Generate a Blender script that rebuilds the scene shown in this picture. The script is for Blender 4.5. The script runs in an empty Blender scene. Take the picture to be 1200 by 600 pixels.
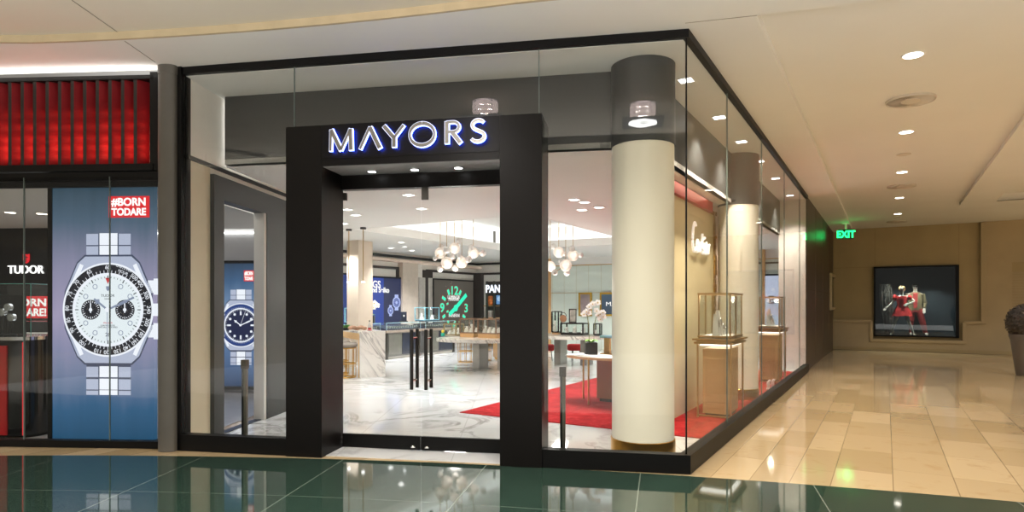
import bpy, bmesh, math, random
from mathutils import Vector, Matrix
R = math.radians
rnd = random.Random(7)
sc = bpy.context.scene
col = sc.collection
# ------------------------------------------------------------------ camera, world, exposure
FPX, CX, HY, EYE = 735.0, 600.0, 357.0, 1.55
cam = bpy.data.objects.new('camera', bpy.data.cameras.new('camera'))
col.objects.link(cam)
cam.location = (0, 0, EYE); cam.rotation_euler = (R(90), 0, 0)
cam.data.sensor_fit = 'HORIZONTAL'; cam.data.sensor_width = 36.0
cam.data.lens = FPX / 1200 * 36.0
cam.data.shift_y = (HY - 300) / 1200
cam.data.clip_end = 200
sc.camera = cam
world = bpy.data.worlds.new('mall_ambient'); sc.world = world; world.use_nodes = True
wt = world.node_tree; wb = wt.nodes['Background']            # invented ambient light: bright overhead to light the fronts, dim towards the horizon
wg, wx_, wr = wt.nodes.new('ShaderNodeTexCoord'), wt.nodes.new('ShaderNodeSeparateXYZ'), wt.nodes.new('ShaderNodeValToRGB')
wt.links.new(wg.outputs['Generated'], wx_.inputs[0]); wt.links.new(wx_.outputs[2], wr.inputs[0]); wt.links.new(wr.outputs[0], wb.inputs[0])
for el_, p_, c_ in zip((wr.color_ramp.elements[0], wr.color_ramp.elements[1], wr.color_ramp.elements.new(.55)), (.28, 1.0, .55), ((.05, .047, .042, 1), (1, .98, .95, 1), (.8, .78, .75, 1))):
    el_.position = p_; el_.color = c_
wb.inputs[1].default_value = 3.6
sc.view_settings.view_transform = 'Standard'; sc.view_settings.look = 'None'
sc.view_settings.gamma = 1.0; sc.view_settings.use_curve_mapping = False
sc.view_settings.exposure = 0.4
sc.cycles.use_denoising = True
sc.cycles.max_bounces = 10; sc.cycles.diffuse_bounces = 4; sc.cycles.glossy_bounces = 5
sc.cycles.transparent_max_bounces = 24; sc.cycles.sample_clamp_indirect = 6.0
sc.cycles.caustics_reflective = False; sc.cycles.caustics_refractive = False

# ------------------------------------------------------------------ frames: where things stand
class Fr:                                   # x right, y away from the viewer, z up
    def __init__(s, o, a): s.o = Vector((o[0], o[1])); s.a = a; s.c = math.cos(a); s.s = math.sin(a)
    def w(s, x, y, z=0.0): return Vector((s.o.x + s.c * x - s.s * y, s.o.y + s.s * x + s.c * y, z))
    def l(s, X, Y):
        dx, dy = X - s.o.x, Y - s.o.y
        return (s.c * dx + s.s * dy, -s.s * dx + s.c * dy)
def hit(fr, y, px, py=HY):                  # where the sight line of a picture point meets the plane y of a frame
    ox, oy = fr.l(0, 0)
    d = ((px - CX) / FPX, 1.0)
    dx, dy = fr.c * d[0] + fr.s * d[1], -fr.s * d[0] + fr.c * d[1]
    t = (y - oy) / dy
    return ox + t * dx, EYE + t * (HY - py) / FPX
def hz(px, py, z):                          # ... meets a horizontal plane
    Y = FPX * (z - EYE) / (HY - py)
    return Vector(((px - CX) / FPX * Y, Y, z))
FA, SA, BA = R(-10.27), R(59.2), R(-30.8)
CORNER = (1.605, 5.78)
F = Fr(CORNER, FA)                          # shop front: x along the front, y into the shop
S = Fr(CORNER, SA)                          # long glass side: x down the corridor, y into the shop
BK = Fr(S.w(18.8, 0)[:2], BA)               # wall closing the corridor
LW = Fr(S.w(0, 12.0)[:2], SA)               # far long wall inside the shop
SB = Fr(S.w(14.3, 12.0)[:2], BA)            # rear wall inside the shop
T = Fr((-3.87, 6.78), R(-3.3))              # neighbouring watch shop front
V = Fr((-3.5, 6.75), math.atan2(.997, .08)) # side wall with the connecting doorway
Q = Vector((-4.6, -18.5))                   # centre of the round mall floor
def polar(r, deg): return (Q.x + r * math.sin(R(deg)), Q.y + r * math.cos(R(deg)))
ZS, ZU, ZC, ZI, ZD = 4.08, 4.15, 4.13, 3.2, 4.0   # front soffit, mall ceiling, corridor ceiling, shop ceiling, display soffit

def lin(h):
    h = h.lstrip('#'); v = [int(h[i:i + 2], 16) / 255 for i in (0, 2, 4)]
    return tuple((c / 12.92 if c <= .04045 else ((c + .055) / 1.055) ** 2.4) for c in v) + (1.0,)
def lamp(kind, loc, energy, color='#fff1dc', parent=None, size=.1, spot=None, blend=.6, rot=None, size_y=None):
    d = bpy.data.lights.new('lamp', kind); d.energy = energy; d.color = lin(color)[:3]
    if kind == 'AREA':
        d.size = size
        if size_y: d.shape = 'RECTANGLE'; d.size_y = size_y
    else: d.shadow_soft_size = size
    if kind == 'SPOT': d.spot_size = R(spot or 90); d.spot_blend = blend
    o = bpy.data.objects.new('lamp', d); o.location = loc
    if rot: o.rotation_euler = rot
    col.objects.link(o)
    if parent: o.parent = parent
    return o
# general light: an unseen lamp added to brighten the mall ceiling, daylight bay of the corridor
lamp('AREA', (-1.0, 1.2, 3.2), 480, '#f6f8ff', None, 13, rot=(R(180), 0, 0), size_y=4.0)
lamp('AREA', S.w(6, -6.2, 4.28), 180, '#f0f4ff', None, 4.0, size_y=12.0, rot=(0, 0, SA - R(90)))

# ------------------------------------------------------------------ materials
class NT:
    def __init__(s, name):
        s.m = bpy.data.materials.new(name); s.m.use_nodes = True; s.t = s.m.node_tree
        s.b = s.t.nodes['Principled BSDF']; s.out = s.t.nodes['Material Output']
    def n(s, typ, **kw):
        x = s.t.nodes.new(typ)
        for k, v in kw.items(): setattr(x, k, v)
        return x
    def put(s, sock, v):
        if hasattr(v, 'is_output'): s.t.links.new(v, sock)
        else: sock.default_value = v
    def ma(s, op, a, b=0.0, c=0.0):
        x = s.n('ShaderNodeMath', operation=op)
        for i, v in enumerate((a, b, c)): s.put(x.inputs[i], v)
        return x.outputs[0]
    def coord(s): return s.n('ShaderNodeTexCoord').outputs['Object']
    def xyz(s, v):
        x = s.n('ShaderNodeSeparateXYZ'); s.put(x.inputs[0], v); return x.outputs
    def comb(s, a, b, c=0.0):
        x = s.n('ShaderNodeCombineXYZ')
        for i, v in enumerate((a, b, c)): s.put(x.inputs[i], v)
        return x.outputs[0]
    def noise(s, v, scale, detail=4, rough=.5, dist=0.0):
        x = s.n('ShaderNodeTexNoise'); s.put(x.inputs['Vector'], v)
        x.inputs['Scale'].default_value = scale; x.inputs['Detail'].default_value = detail
        x.inputs['Roughness'].default_value = rough; x.inputs['Distortion'].default_value = dist
        return x.outputs['Fac']
    def ramp(s, f, stops):
        x = s.n('ShaderNodeValToRGB'); s.put(x.inputs[0], f)
        e = x.color_ramp.elements
        while len(e) < len(stops): e.new(.5)
        for el, (p, c) in zip(e, stops): el.position = p; el.color = c if len(c) == 4 else lin(c)
        return x.outputs[0]
    def mix(s, f, a, b, typ='MIX'):
        x = s.n('ShaderNodeMix', data_type='RGBA', blend_type=typ)
        s.put(x.inputs[0], f)
        s.put(x.inputs[6], a); s.put(x.inputs[7], b)
        return x.outputs[2]
    def bump(s, h, strength=.2, dist=.01):
        x = s.n('ShaderNodeBump'); x.inputs['Strength'].default_value = strength; x.inputs['Distance'].default_value = dist
        s.put(x.inputs['Height'], h); s.t.links.new(x.outputs[0], s.b.inputs['Normal'])
def mat(name, h, rough=.5, metal=0.0, var=.06, scale=6.0, spec=.5, coat=0.0, bump=0.0):
    k = NT(name); c = lin(h)
    n = k.noise(k.coord(), scale, 3)
    lo = tuple(max(0, x * (1 - var)) for x in c[:3]) + (1,); hi = tuple(min(1, x * (1 + var)) for x in c[:3]) + (1,)
    k.put(k.b.inputs['Base Color'], k.ramp(n, [(.3, lo), (.7, hi)]))
    k.b.inputs['Roughness'].default_value = rough; k.b.inputs['Metallic'].default_value = metal
    k.b.inputs['Specular IOR Level'].default_value = spec
    k.b.inputs['Coat Weight'].default_value = coat; k.b.inputs['Coat Roughness'].default_value = .08
    if bump: k.bump(n, bump)
    return k.m
def emit(name, h, strength=1.0, base=None):
    k = NT(name); k.put(k.b.inputs['Base Color'], lin(base or '#202020'))
    k.put(k.b.inputs['Emission Color'], lin(h)); k.b.inputs['Emission Strength'].default_value = strength
    k.b.inputs['Roughness'].default_value = .4
    return k.m
def print_mat(name, h, strength=.75):       # backlit print
    k = NT(name); k.put(k.b.inputs['Base Color'], lin('#151515')); k.b.inputs['Roughness'].default_value = .6
    k.put(k.b.inputs['Emission Color'], lin(h)); k.b.inputs['Emission Strength'].default_value = strength
    return k.m
def glass_mat(name, tint='#ffffff', f0=.024, k_=.5):
    k = NT(name); t = k.t
    geo = k.n('ShaderNodeNewGeometry')
    dot = k.n('ShaderNodeVectorMath', operation='DOT_PRODUCT')
    t.links.new(geo.outputs['Incoming'], dot.inputs[0]); t.links.new(geo.outputs['Normal'], dot.inputs[1])
    c = k.ma('ABSOLUTE', dot.outputs['Value'])
    f = k.ma('MULTIPLY_ADD', k.ma('POWER', k.ma('SUBTRACT', 1.0, c), 5.0), k_, f0)
    tr = k.n('ShaderNodeBsdfTransparent'); tr.inputs[0].default_value = lin(tint)
    gl = k.n('ShaderNodeBsdfGlossy'); gl.inputs['Roughness'].default_value = 0.0
    mx = k.n('ShaderNodeMixShader'); t.links.new(f, mx.inputs[0]); t.links.new(tr.outputs[0], mx.inputs[1]); t.links.new(gl.outputs[0], mx.inputs[2])
    t.links.new(mx.outputs[0], k.out.inputs[0]); t.nodes.remove(k.b)
    return k.m

def marble(name, base, vein, scale=.9, rough=.08, amt=1.0, coat=0.0, joints=None, diag=False):
    k = NT(name); v = k.coord()
    if diag:
        x, y, z = k.xyz(v); q = k.ma('ADD', x, k.ma('MULTIPLY', y, .4))
        v = k.comb(k.ma('MULTIPLY', k.ma('ADD', k.ma('MULTIPLY', q, .75), k.ma('MULTIPLY', z, .65)), 2.6), k.ma('MULTIPLY', k.ma('SUBTRACT', k.ma('MULTIPLY', z, .75), k.ma('MULTIPLY', q, .65)), .5), y)
    n1 = k.noise(v, scale, 6, .6, 1.6)
    r1 = k.ma('ABSOLUTE', k.ma('SUBTRACT', n1, .5))
    veins = k.ma('SUBTRACT', 1.0, k.ma('MULTIPLY', r1, 22.0)); veins = k.ma('MAXIMUM', veins, 0.0)
    n2 = k.noise(v, scale * .6, 3); veins = k.ma('MULTIPLY', veins, k.ma('MAXIMUM', k.ma('MULTIPLY', k.ma('SUBTRACT', n2, .42), 4.0), 0.0))
    veins = k.ma('MINIMUM', k.ma('MULTIPLY', veins, amt), 1.0)
    cloud = k.mix(k.noise(v, scale * 1.4, 4), lin(base), tuple(x * .9 for x in lin(base)[:3]) + (1,))
    c = k.mix(veins, cloud, lin(vein))
    if joints:
        x, y, z = k.xyz(v); w = joints
        def line(a):
            fr = k.ma('FRACT', k.ma('DIVIDE', a, w)); return k.ma('LESS_THAN', k.ma('ABSOLUTE', k.ma('SUBTRACT', fr, .5)), .004)
        c = k.mix(k.ma('MULTIPLY', k.ma('MAXIMUM', line(x), line(y)), .35), c, lin('#8d8d8a'))
    k.put(k.b.inputs['Base Color'], c); k.b.inputs['Roughness'].default_value = rough
    k.b.inputs['Coat Weight'].default_value = coat
    return k.m
def green_floor():
    k = NT('green_granite'); x, y, z = k.xyz(k.coord())
    dx, dy = k.ma('SUBTRACT', x, Q.x), k.ma('SUBTRACT', y, Q.y)
    r = k.ma('SQRT', k.ma('ADD', k.ma('MULTIPLY', dx, dx), k.ma('MULTIPLY', dy, dy)))
    th = k.ma('DIVIDE', k.ma('ARCTAN2', dx, dy), R(3.35))
    f = k.ma('ABSOLUTE', k.ma('SUBTRACT', k.ma('FRACT', k.ma('ADD', th, 40.5)), .5))
    j1 = k.ma('LESS_THAN', f, .0032)
    g = k.ma('ABSOLUTE', k.ma('SUBTRACT', k.ma('FRACT', k.ma('ADD', k.ma('DIVIDE', k.ma('SUBTRACT', r, 23.75), 1.25), .5)), .5))
    j2 = k.ma('LESS_THAN', g, .0022)
    j = k.ma('MAXIMUM', j1, j2)
    sp = k.noise(k.coord(), 90, 2, .7); big = k.noise(k.coord(), 1.1, 3)
    c = k.ramp(sp, [(.3, '#0f1f18'), (.5, '#20352b'), (.72, '#566b5e')])
    c = k.mix(k.ma('MULTIPLY', big, .5), c, lin('#172b23'))
    c = k.mix(k.ma('MULTIPLY', j, .32), c, lin('#b9bcae'))
    k.put(k.b.inputs['Base Color'], c); k.b.inputs['Roughness'].default_value = .045
    k.b.inputs['IOR'].default_value = 1.8
    w = k.noise(k.coord(), .8, 2)
    k.bump(w, .03, .02)
    return k.m
def beige_floor():
    k = NT('beige_limestone'); x, y, z = k.xyz(k.coord())
    rx, ry = k.ma('SUBTRACT', x, CORNER[0]), k.ma('SUBTRACT', y, CORNER[1])
    s_ = k.ma('ADD', k.ma('MULTIPLY', rx, S.c), k.ma('MULTIPLY', ry, S.s))
    o_ = k.ma('SUBTRACT', k.ma('MULTIPLY', rx, S.s), k.ma('MULTIPLY', ry, S.c))
    wide = k.ma('DIVIDE', k.ma('SUBTRACT', o_, 1.17), .465); nar = k.ma('DIVIDE', k.ma('SUBTRACT', o_, 1.17), .315)
    far = k.ma('GREATER_THAN', o_, 1.17)
    u = k.ma('ADD', k.ma('MULTIPLY', wide, far), k.ma('MULTIPLY', nar, k.ma('SUBTRACT', 1.0, far)))
    iu = k.ma('FLOOR', u); fu = k.ma('FRACT', u)
    off = k.ma('FRACT', k.ma('MULTIPLY', k.ma('SINE', k.ma('MULTIPLY', iu, 12.9898)), 437.58))
    vv = k.ma('ADD', k.ma('DIVIDE', s_, .93), off); iv = k.ma('FLOOR', vv); fv = k.ma('FRACT', vv)
    def edge(f, w): return k.ma('GREATER_THAN', k.ma('ABSOLUTE', k.ma('SUBTRACT', f, .5)), .5 - w)
    j = k.ma('MAXIMUM', edge(fu, .009), k.ma('MULTIPLY', edge(fv, .0035), .55))
    wn = k.n('ShaderNodeTexWhiteNoise', noise_dimensions='2D'); k.put(wn.inputs['Vector'], k.comb(iu, iv))
    c = k.mix(wn.outputs['Value'], lin('#a58d67'), lin('#bfa781'))
    n = k.noise(k.coord(), 3.2, 6, .65, .6)
    c = k.mix(k.ma('MULTIPLY', k.ma('MAXIMUM', k.ma('SUBTRACT', n, .56), 0.0), 3.0), c, lin('#9f7d52'))
    c = k.mix(k.ma('MULTIPLY', j, .6), c, lin('#5d4a33'))
    k.put(k.b.inputs['Base Color'], c); k.b.inputs['Roughness'].default_value = .07
    k.b.inputs['IOR'].default_value = 1.6
    k.bump(k.noise(k.coord(), 1.2, 2), .03, .02)
    return k.m
def carpet_mat():
    k = NT('red_carpet'); n = k.noise(k.coord(), 5, 6, .7, .5); f = k.noise(k.coord(), 160, 2)
    c = k.ramp(n, [(.3, '#7d1719'), (.55, '#a52326'), (.75, '#bd4340')])
    k.put(k.b.inputs['Base Color'], c); k.b.inputs['Roughness'].default_value = .95
    k.b.inputs['Specular IOR Level'].default_value = .1; k.bump(f, .6, .01)
    return k.m
def poster_mat(name, stops, strength, z0, z1):
    k = NT(name); x, y, z = k.xyz(k.coord())
    f = k.ma('DIVIDE', k.ma('SUBTRACT', z, z0), z1 - z0)
    fold = k.noise(k.comb(k.ma('MULTIPLY', x, 3.0), 0.0, k.ma('MULTIPLY', z, .35)), 2.2, 3)
    f = k.ma('ADD', f, k.ma('MULTIPLY', k.ma('SUBTRACT', fold, .5), .12))
    c = k.ramp(f, stops)
    k.put(k.b.inputs['Base Color'], lin('#141414')); k.b.inputs['Roughness'].default_value = .5
    k.put(k.b.inputs['Emission Color'], c); k.b.inputs['Emission Strength'].default_value = strength
    return k.m
def panel_mat(name, a, b, w, axis='x', rough=.35, jcol='#a9a07a', jw=.01):  # large cladding panels with joints
    k = NT(name); x, y, z = k.xyz(k.coord()); q = {'x': x, 'y': y}[axis]
    u = k.ma('DIVIDE', q, w); j = k.ma('LESS_THAN', k.ma('FRACT', u), jw)
    c = k.mix(k.noise(k.coord(), 2.0, 4), lin(a), lin(b)); c = k.mix(k.ma('MULTIPLY', j, .8), c, lin(jcol))
    k.put(k.b.inputs['Base Color'], c); k.b.inputs['Roughness'].default_value = rough
    return k.m
def wood(name, a, b, rough=.4, stretch=(1, 1, 14)):
    k = NT(name); x, y, z = k.xyz(k.coord())
    v = k.comb(k.ma('MULTIPLY', x, stretch[2]), k.ma('MULTIPLY', y, stretch[2]), z)
    k.put(k.b.inputs['Base Color'], k.mix(k.noise(v, 2.5, 5, .6), lin(a), lin(b))); k.b.inputs['Roughness'].default_value = rough
    return k.m
def petal_mat():
    k = NT('white_petal'); t = k.t; d1, d2, m1 = k.n('ShaderNodeBsdfDiffuse'), k.n('ShaderNodeBsdfTranslucent'), k.n('ShaderNodeMixShader')
    c = k.ramp(k.noise(k.coord(), 9, 2), [(.2, '#f2ece6'), (.8, '#fdfbf8')])
    for d in (d1, d2): t.links.new(c, d.inputs[0])
    m1.inputs[0].default_value = .45; t.links.new(d1.outputs[0], m1.inputs[1]); t.links.new(d2.outputs[0], m1.inputs[2]); t.links.new(m1.outputs[0], k.out.inputs[0]); t.nodes.remove(k.b)
    return k.m
M = dict(
    green=green_floor(), beige=beige_floor(), carpet=carpet_mat(),
    marble=marble('white_marble_floor', '#e4e4e0', '#8b8a86', .8, .06, 1.0, 0, 1.2),
    marble2=marble('veined_marble', '#e6e2da', '#77726a', 1.5, .15, 1.1, 0, None, True),
    black=mat('black_metal', '#17130f', .35, 0, .05, 4, .5), portal=mat('bronze_black_panel', '#0d0a08', .38, 0, .06, 2, .2),
    rail=mat('black_rail', '#080706', .45, 0, .06, 6, .2), dgrey=mat('charcoal_paint', '#2d2f2f', .5, 0, .04),
    pil=mat('dark_grey_pilaster', '#57534c', .45), white=mat('white_paint', '#e9e6df', .7, 0, .02),
    cwhite=mat('cream_column', '#eae5d4', .35, 0, .02, 2), gold=mat('brass', '#b98a3c', .3, 1.0, .08),
    bronze=mat('champagne_bronze', '#b79c74', .3, .9, .06), mallceil=mat('mall_ceiling_paint', '#d4cbb8', .8, 0, .015, 1),
    corrceil=mat('corridor_ceiling_paint', '#dedbd3', .8, 0, .015, 1), step=mat('tan_ceiling_edge', '#b9a887', .7),
    store=mat('shop_ceiling_paint', '#dcdcd8', .75, 0, .015, 1), cream=mat('cream_wall', '#d9cdb4', .6, 0, .02),
    pinkcream=mat('warm_white_reveal', '#ecd9c8', .6, 0, .02), carw=mat('beige_silk_panel', '#cdbf98', .5, 0, .03, 3),
    redlit=mat('red_louvre_face', '#6e070e', .6, 0, .1, 6, .2), redlac=mat('red_lacquer', '#a3191c', .3, 0, .08), darkwood=wood('dark_brown_panelling', '#2a1d15', '#3a2a1f', .35),
    tanwall=mat('tan_stone_wall', '#a8966f', .75, 0, .05, 1.5), tanwall2=mat('light_tan_stone', '#b09e7c', .75, 0, .05, 1.5),
    glass=glass_mat('clear_glass', '#fcfcfa'), cglass=glass_mat('case_glass', '#fbfdfc', .04), seal=mat('glass_seal', '#5f6b66', .4, 0, .02),
    steel=mat('brushed_steel', '#8f8c86', .3, .9), post=mat('bollard_steel', '#6b675c', .35, .8), chrome=mat('chrome', '#d8d8d8', .12, 1.0, .02), dsteel=mat('dark_steel', '#4a4742', .35, .7),
    lamp=emit('lamp_white', '#fff6e6', 9.0), lampc=emit('lamp_cool', '#ffffff', 6.0), vent=mat('vent_paint', '#c9bfae', .6), ventd=mat('vent_dark', '#18130f', .7),
    green_lit=emit('exit_green', '#18f070', 3.0), plate=mat('sign_plate', '#1b241d', .3),
    walnut=wood('tan_wood', '#b08858', '#c79c68', .4), cabin=mat('brown_leatherette', '#9a6a48', .5), oak=wood('oak', '#c69a62', '#d6b078', .45),
    pale=panel_mat('pale_green_panels', '#c3cfc6', '#cdd7ce', .47, 'x', .3, '#a08c50', .02),
    navy=mat('navy_panel', '#1a2338', .4), blackg=mat('gloss_black', '#0c0b0c', .12, 0, .05, 3, .6),
    leaf=mat('leaf_green', '#4f8a2c', .45, 0, .3, 12), petal=petal_mat(), stem=mat('plant_stem', '#6d6a2d', .6),
    soil=mat('black_pot', '#1c1816', .5), skin=mat('mannequin_white', '#cfc6b8', .5), reddress=mat('red_fabric', '#c41a18', .8), redtr=mat('maroon_fabric', '#8f1f1e', .8),
    olive=mat('olive_fabric', '#6e6446', .9), hair=mat('blond_hair', '#a98b5c', .6), hair2=mat('brown_hair', '#3b2d22', .7), silver=mat('silver_foil', '#a8a49c', .22, .9, .2, 9, .5, 0, .4),
    ink=mat('dark_window_lining', '#18242b', .6), topiary=mat('topiary_leaf', '#4b4238', .7, 0, .35, 20), planter=mat('zinc_planter', '#6b655d', .45, .3),
    paper=mat('white_paper', '#eceae4', .7), pad=mat('grey_pad', '#c9c5bd', .7), fabric=mat('taupe_upholstery', '#8d847a', .8), greyw=mat('grey_wall', '#a9a9ab', .6, 0, .03),
    red=print_mat('sign_red', '#d8202a', .85), whitep=print_mat('sign_white', '#ffffff', .95), blackp=print_mat('print_black', '#14171f', .7),
)
# ------------------------------------------------------------------ mesh builder and object helpers
class MB:
    def __init__(s): s.bm = bmesh.new()
    def _q(s, f):
        try: s.bm.faces.new(f)
        except ValueError: pass
    def hexa(s, b, t):
        vb = [s.bm.verts.new(p) for p in b]; vt = [s.bm.verts.new(p) for p in t]; n = len(b)
        s._q(vb[::-1]); s._q(vt)
        for i in range(n): s._q((vb[i], vb[(i + 1) % n], vt[(i + 1) % n], vt[i]))
        return s
    def box(s, x0, x1, y0, y1, z0, z1, bev=0.0):
        if bev <= 0:
            return s.hexa([(x0, y0, z0), (x1, y0, z0), (x1, y1, z0), (x0, y1, z0)], [(x0, y0, z1), (x1, y0, z1), (x1, y1, z1), (x0, y1, z1)])
        t = bmesh.new()
        bmesh.ops.create_cube(t, size=1.0)
        for v in t.verts: v.co = Vector(((x0 + x1) / 2 + v.co.x * (x1 - x0), (y0 + y1) / 2 + v.co.y * (y1 - y0), (z0 + z1) / 2 + v.co.z * (z1 - z0)))
        bmesh.ops.bevel(t, geom=list(t.edges), offset=bev, segments=2, affect='EDGES', profile=.7)
        return s.merge(t)
    def merge(s, t, mx=None):
        vs = {v: s.bm.verts.new((mx @ v.co) if mx else v.co) for v in t.verts}
        for f in t.faces: s._q([vs[v] for v in f.verts])
        t.free(); return s
    def prism(s, pts, z0, z1):              # plan outline (counter-clockwise) raised
        return s.hexa([(p[0], p[1], z0) for p in pts], [(p[0], p[1], z1) for p in pts])
    def poly(s, pts, y0, y1):               # outline in x,z (counter-clockwise seen from the front) with depth
        return s.hexa([(p[0], y1, p[1]) for p in pts], [(p[0], y0, p[1]) for p in pts])
    def rect(s, cx, cz, w, h, y0, y1, ang=0.0):
        c, q = math.cos(ang), math.sin(ang)
        return s.poly([(cx + c * a - q * b, cz + q * a + c * b) for a, b in ((-w / 2, -h / 2), (w / 2, -h / 2), (w / 2, h / 2), (-w / 2, h / 2))], y0, y1)
    def disc(s, cx, cz, r, y0, y1, n=40, rz=None):
        return s.poly([(cx + r * math.cos(2 * math.pi * i / n), cz + (rz or r) * math.sin(2 * math.pi * i / n)) for i in range(n)], y0, y1)
    def ring(s, cx, cz, r0, r1, y0, y1, n=56, a0=0.0, a1=360.0):
        full = abs(a1 - a0) >= 360; m = n if full else n + 1
        L = []
        for r, y in ((r0, y0), (r1, y0), (r1, y1), (r0, y1)):
            L.append([s.bm.verts.new((cx + r * math.cos(R(a0 + (a1 - a0) * i / n)), y, cz + r * math.sin(R(a0 + (a1 - a0) * i / n)))) for i in range(m)])
        for i in range(n):
            j = (i + 1) % m
            for k in range(4): s._q((L[k][i], L[(k + 1) % 4][i], L[(k + 1) % 4][j], L[k][j]))
        if not full: s._q([L[k][0] for k in range(4)][::-1]); s._q([L[k][-1] for k in range(4)])
        return s
    def lathe(s, prof, c=(0, 0, 0), n=32):
        rings = []
        for r, z in prof:
            if r < 1e-5: rings.append([s.bm.verts.new((c[0], c[1], c[2] + z))])
            else: rings.append([s.bm.verts.new((c[0] + r * math.cos(2 * math.pi * i / n), c[1] + r * math.sin(2 * math.pi * i / n), c[2] + z)) for i in range(n)])
        for a, b in zip(rings, rings[1:]):
            for i in range(n):
                j = (i + 1) % n
                if len(a) == 1 and len(b) == 1: continue
                if len(a) == 1: s._q((a[0], b[j], b[i]))
                elif len(b) == 1: s._q((a[i], a[j], b[0]))
                else: s._q((a[i], a[j], b[j], b[i]))
        if len(rings[0]) > 1: s._q(rings[0][::-1])
        if len(rings[-1]) > 1: s._q(rings[-1])
        return s
    def tube(s, path, r, n=8, close=False):
        P = [Vector(p) for p in path]; rs = r if isinstance(r, (list, tuple)) else [r] * len(P)
        rings = []; up = Vector((0, 0, 1))
        m = len(P)
        for i, p in enumerate(P):
            d = (P[(i + 1) % m] - P[i - 1]) if close else (P[min(i + 1, m - 1)] - P[max(i - 1, 0)])
            d.normalize(); a = d.cross(up)
            if a.length < 1e-3: a = d.cross(Vector((1, 0, 0)))
            a.normalize(); b = d.cross(a)
            rings.append([s.bm.verts.new(p + (a * math.cos(2 * math.pi * k / n) + b * math.sin(2 * math.pi * k / n)) * rs[i]) for k in range(n)])
        for i in range(m if close else m - 1):
            A, B = rings[i], rings[(i + 1) % m]
            for k in range(n): s._q((A[k], A[(k + 1) % n], B[(k + 1) % n], B[k]))
        if not close: s._q(rings[0][::-1]); s._q(rings[-1])
        return s
    def ball(s, c, r, sc3=(1, 1, 1), u=18, v=12):
        t = bmesh.new(); bmesh.ops.create_uvsphere(t, u_segments=u, v_segments=v, radius=r)
        return s.merge(t, Matrix.Translation(c) @ Matrix.Diagonal((*sc3, 1)))
    def mesh(s, name):
        bmesh.ops.recalc_face_normals(s.bm, faces=list(s.bm.faces))
        me = bpy.data.meshes.new(name); s.bm.to_mesh(me); s.bm.free()
        me.polygons.foreach_set('use_smooth', [True] * len(me.polygons)); me.set_sharp_from_angle(angle=R(34))
        return me
def link(o, parent=None):
    col.objects.link(o)
    if parent: o.parent = parent
    return o
def obj(name, mb, m, parent=None, loc=None, rz=None, rot=None):
    o = bpy.data.objects.new(name, mb.mesh(name) if isinstance(mb, MB) else mb)
    o.data.materials.clear(); o.data.materials.append(M[m] if isinstance(m, str) else m)
    if loc is not None: o.location = loc
    if rz is not None: o.rotation_euler = (0, 0, rz)
    if rot is not None: o.rotation_euler = rot
    return link(o, parent)
def tag(o, label=None, cat=None, group=None, kind=None):
    if label: o['label'] = label
    if cat: o['category'] = cat
    if group: o['group'] = group
    if kind: o['kind'] = kind
    return o
def thing(name, label, cat, loc=(0, 0, 0), rz=0.0, group=None):
    o = bpy.data.objects.new(name, None); o.empty_display_size = .1; o.location = loc; o.rotation_euler = (0, 0, rz)
    link(o); return tag(o, label, cat, group)
def base(name, loc=(0, 0, 0), rz=0.0):
    o = bpy.data.objects.new(name, None); o.location = loc; o.rotation_euler = (0, 0, rz); link(o)
    return tag(o, kind='structure')
def struct(name, mb, m, loc=None, rz=None):
    return tag(obj(name, mb, m, None, loc, rz), kind='structure')
def sfr(name, mb, m, fr): return struct(name, mb, m, (fr.o.x, fr.o.y, 0), fr.a)   # vertices given in a frame
def dup(o, loc=None, rz=None, label=None, group=None, parent=None):
    c = o.copy(); col.objects.link(c)
    if parent: c.parent = parent
    if loc is not None: c.location = loc
    if rz is not None: c.rotation_euler = (0, 0, rz)
    if label: c['label'] = label
    if group: c['group'] = group
    for ch in list(o.children): dup(ch, parent=c)
    return c
def text(s, size, depth=.004, align='CENTER', bold=0.0, sx=1.0, shear=0.0, space=1.0):   # lettering in x,z facing -y, origin at its base line
    cu = bpy.data.curves.new('lettering', 'FONT'); cu.body = s; cu.size = size; cu.extrude = depth / 2; cu.offset = bold
    cu.align_x = align; cu.shear = shear; cu.space_character = space; cu.space_line = .85
    o = bpy.data.objects.new('lettering', cu); col.objects.link(o)
    dg = bpy.context.evaluated_depsgraph_get()
    me = bpy.data.meshes.new_from_object(o.evaluated_get(dg))
    bpy.data.objects.remove(o); bpy.data.curves.remove(cu)
    me.transform(Matrix.Diagonal((sx, 1, 1, 1))); me.transform(Matrix.Rotation(R(90), 4, 'X'))
    return me
def skin(edges, rad, levels=2):              # continuous body grown round a jointed skeleton: {name: (x,y,z,r)}
    me = bpy.data.meshes.new('body'); names = list(rad)
    me.from_pydata([rad[k][:3] for k in names], [(names.index(a), names.index(b)) for a, b in edges], [])
    o = bpy.data.objects.new('body', me); col.objects.link(o)
    md = o.modifiers.new('skin', 'SKIN'); sub = o.modifiers.new('sub', 'SUBSURF'); sub.levels = sub.render_levels = levels
    for i, k in enumerate(names):
        r = rad[k][3]; me.skin_vertices[0].data[i].radius = (r, r) if not isinstance(r, tuple) else r
    me.skin_vertices[0].data[0].use_root = True
    dg = bpy.context.evaluated_depsgraph_get()
    out = bpy.data.meshes.new_from_object(o.evaluated_get(dg))
    bpy.data.objects.remove(o)
    out.polygons.foreach_set('use_smooth', [True] * len(out.polygons))
    return out
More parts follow.
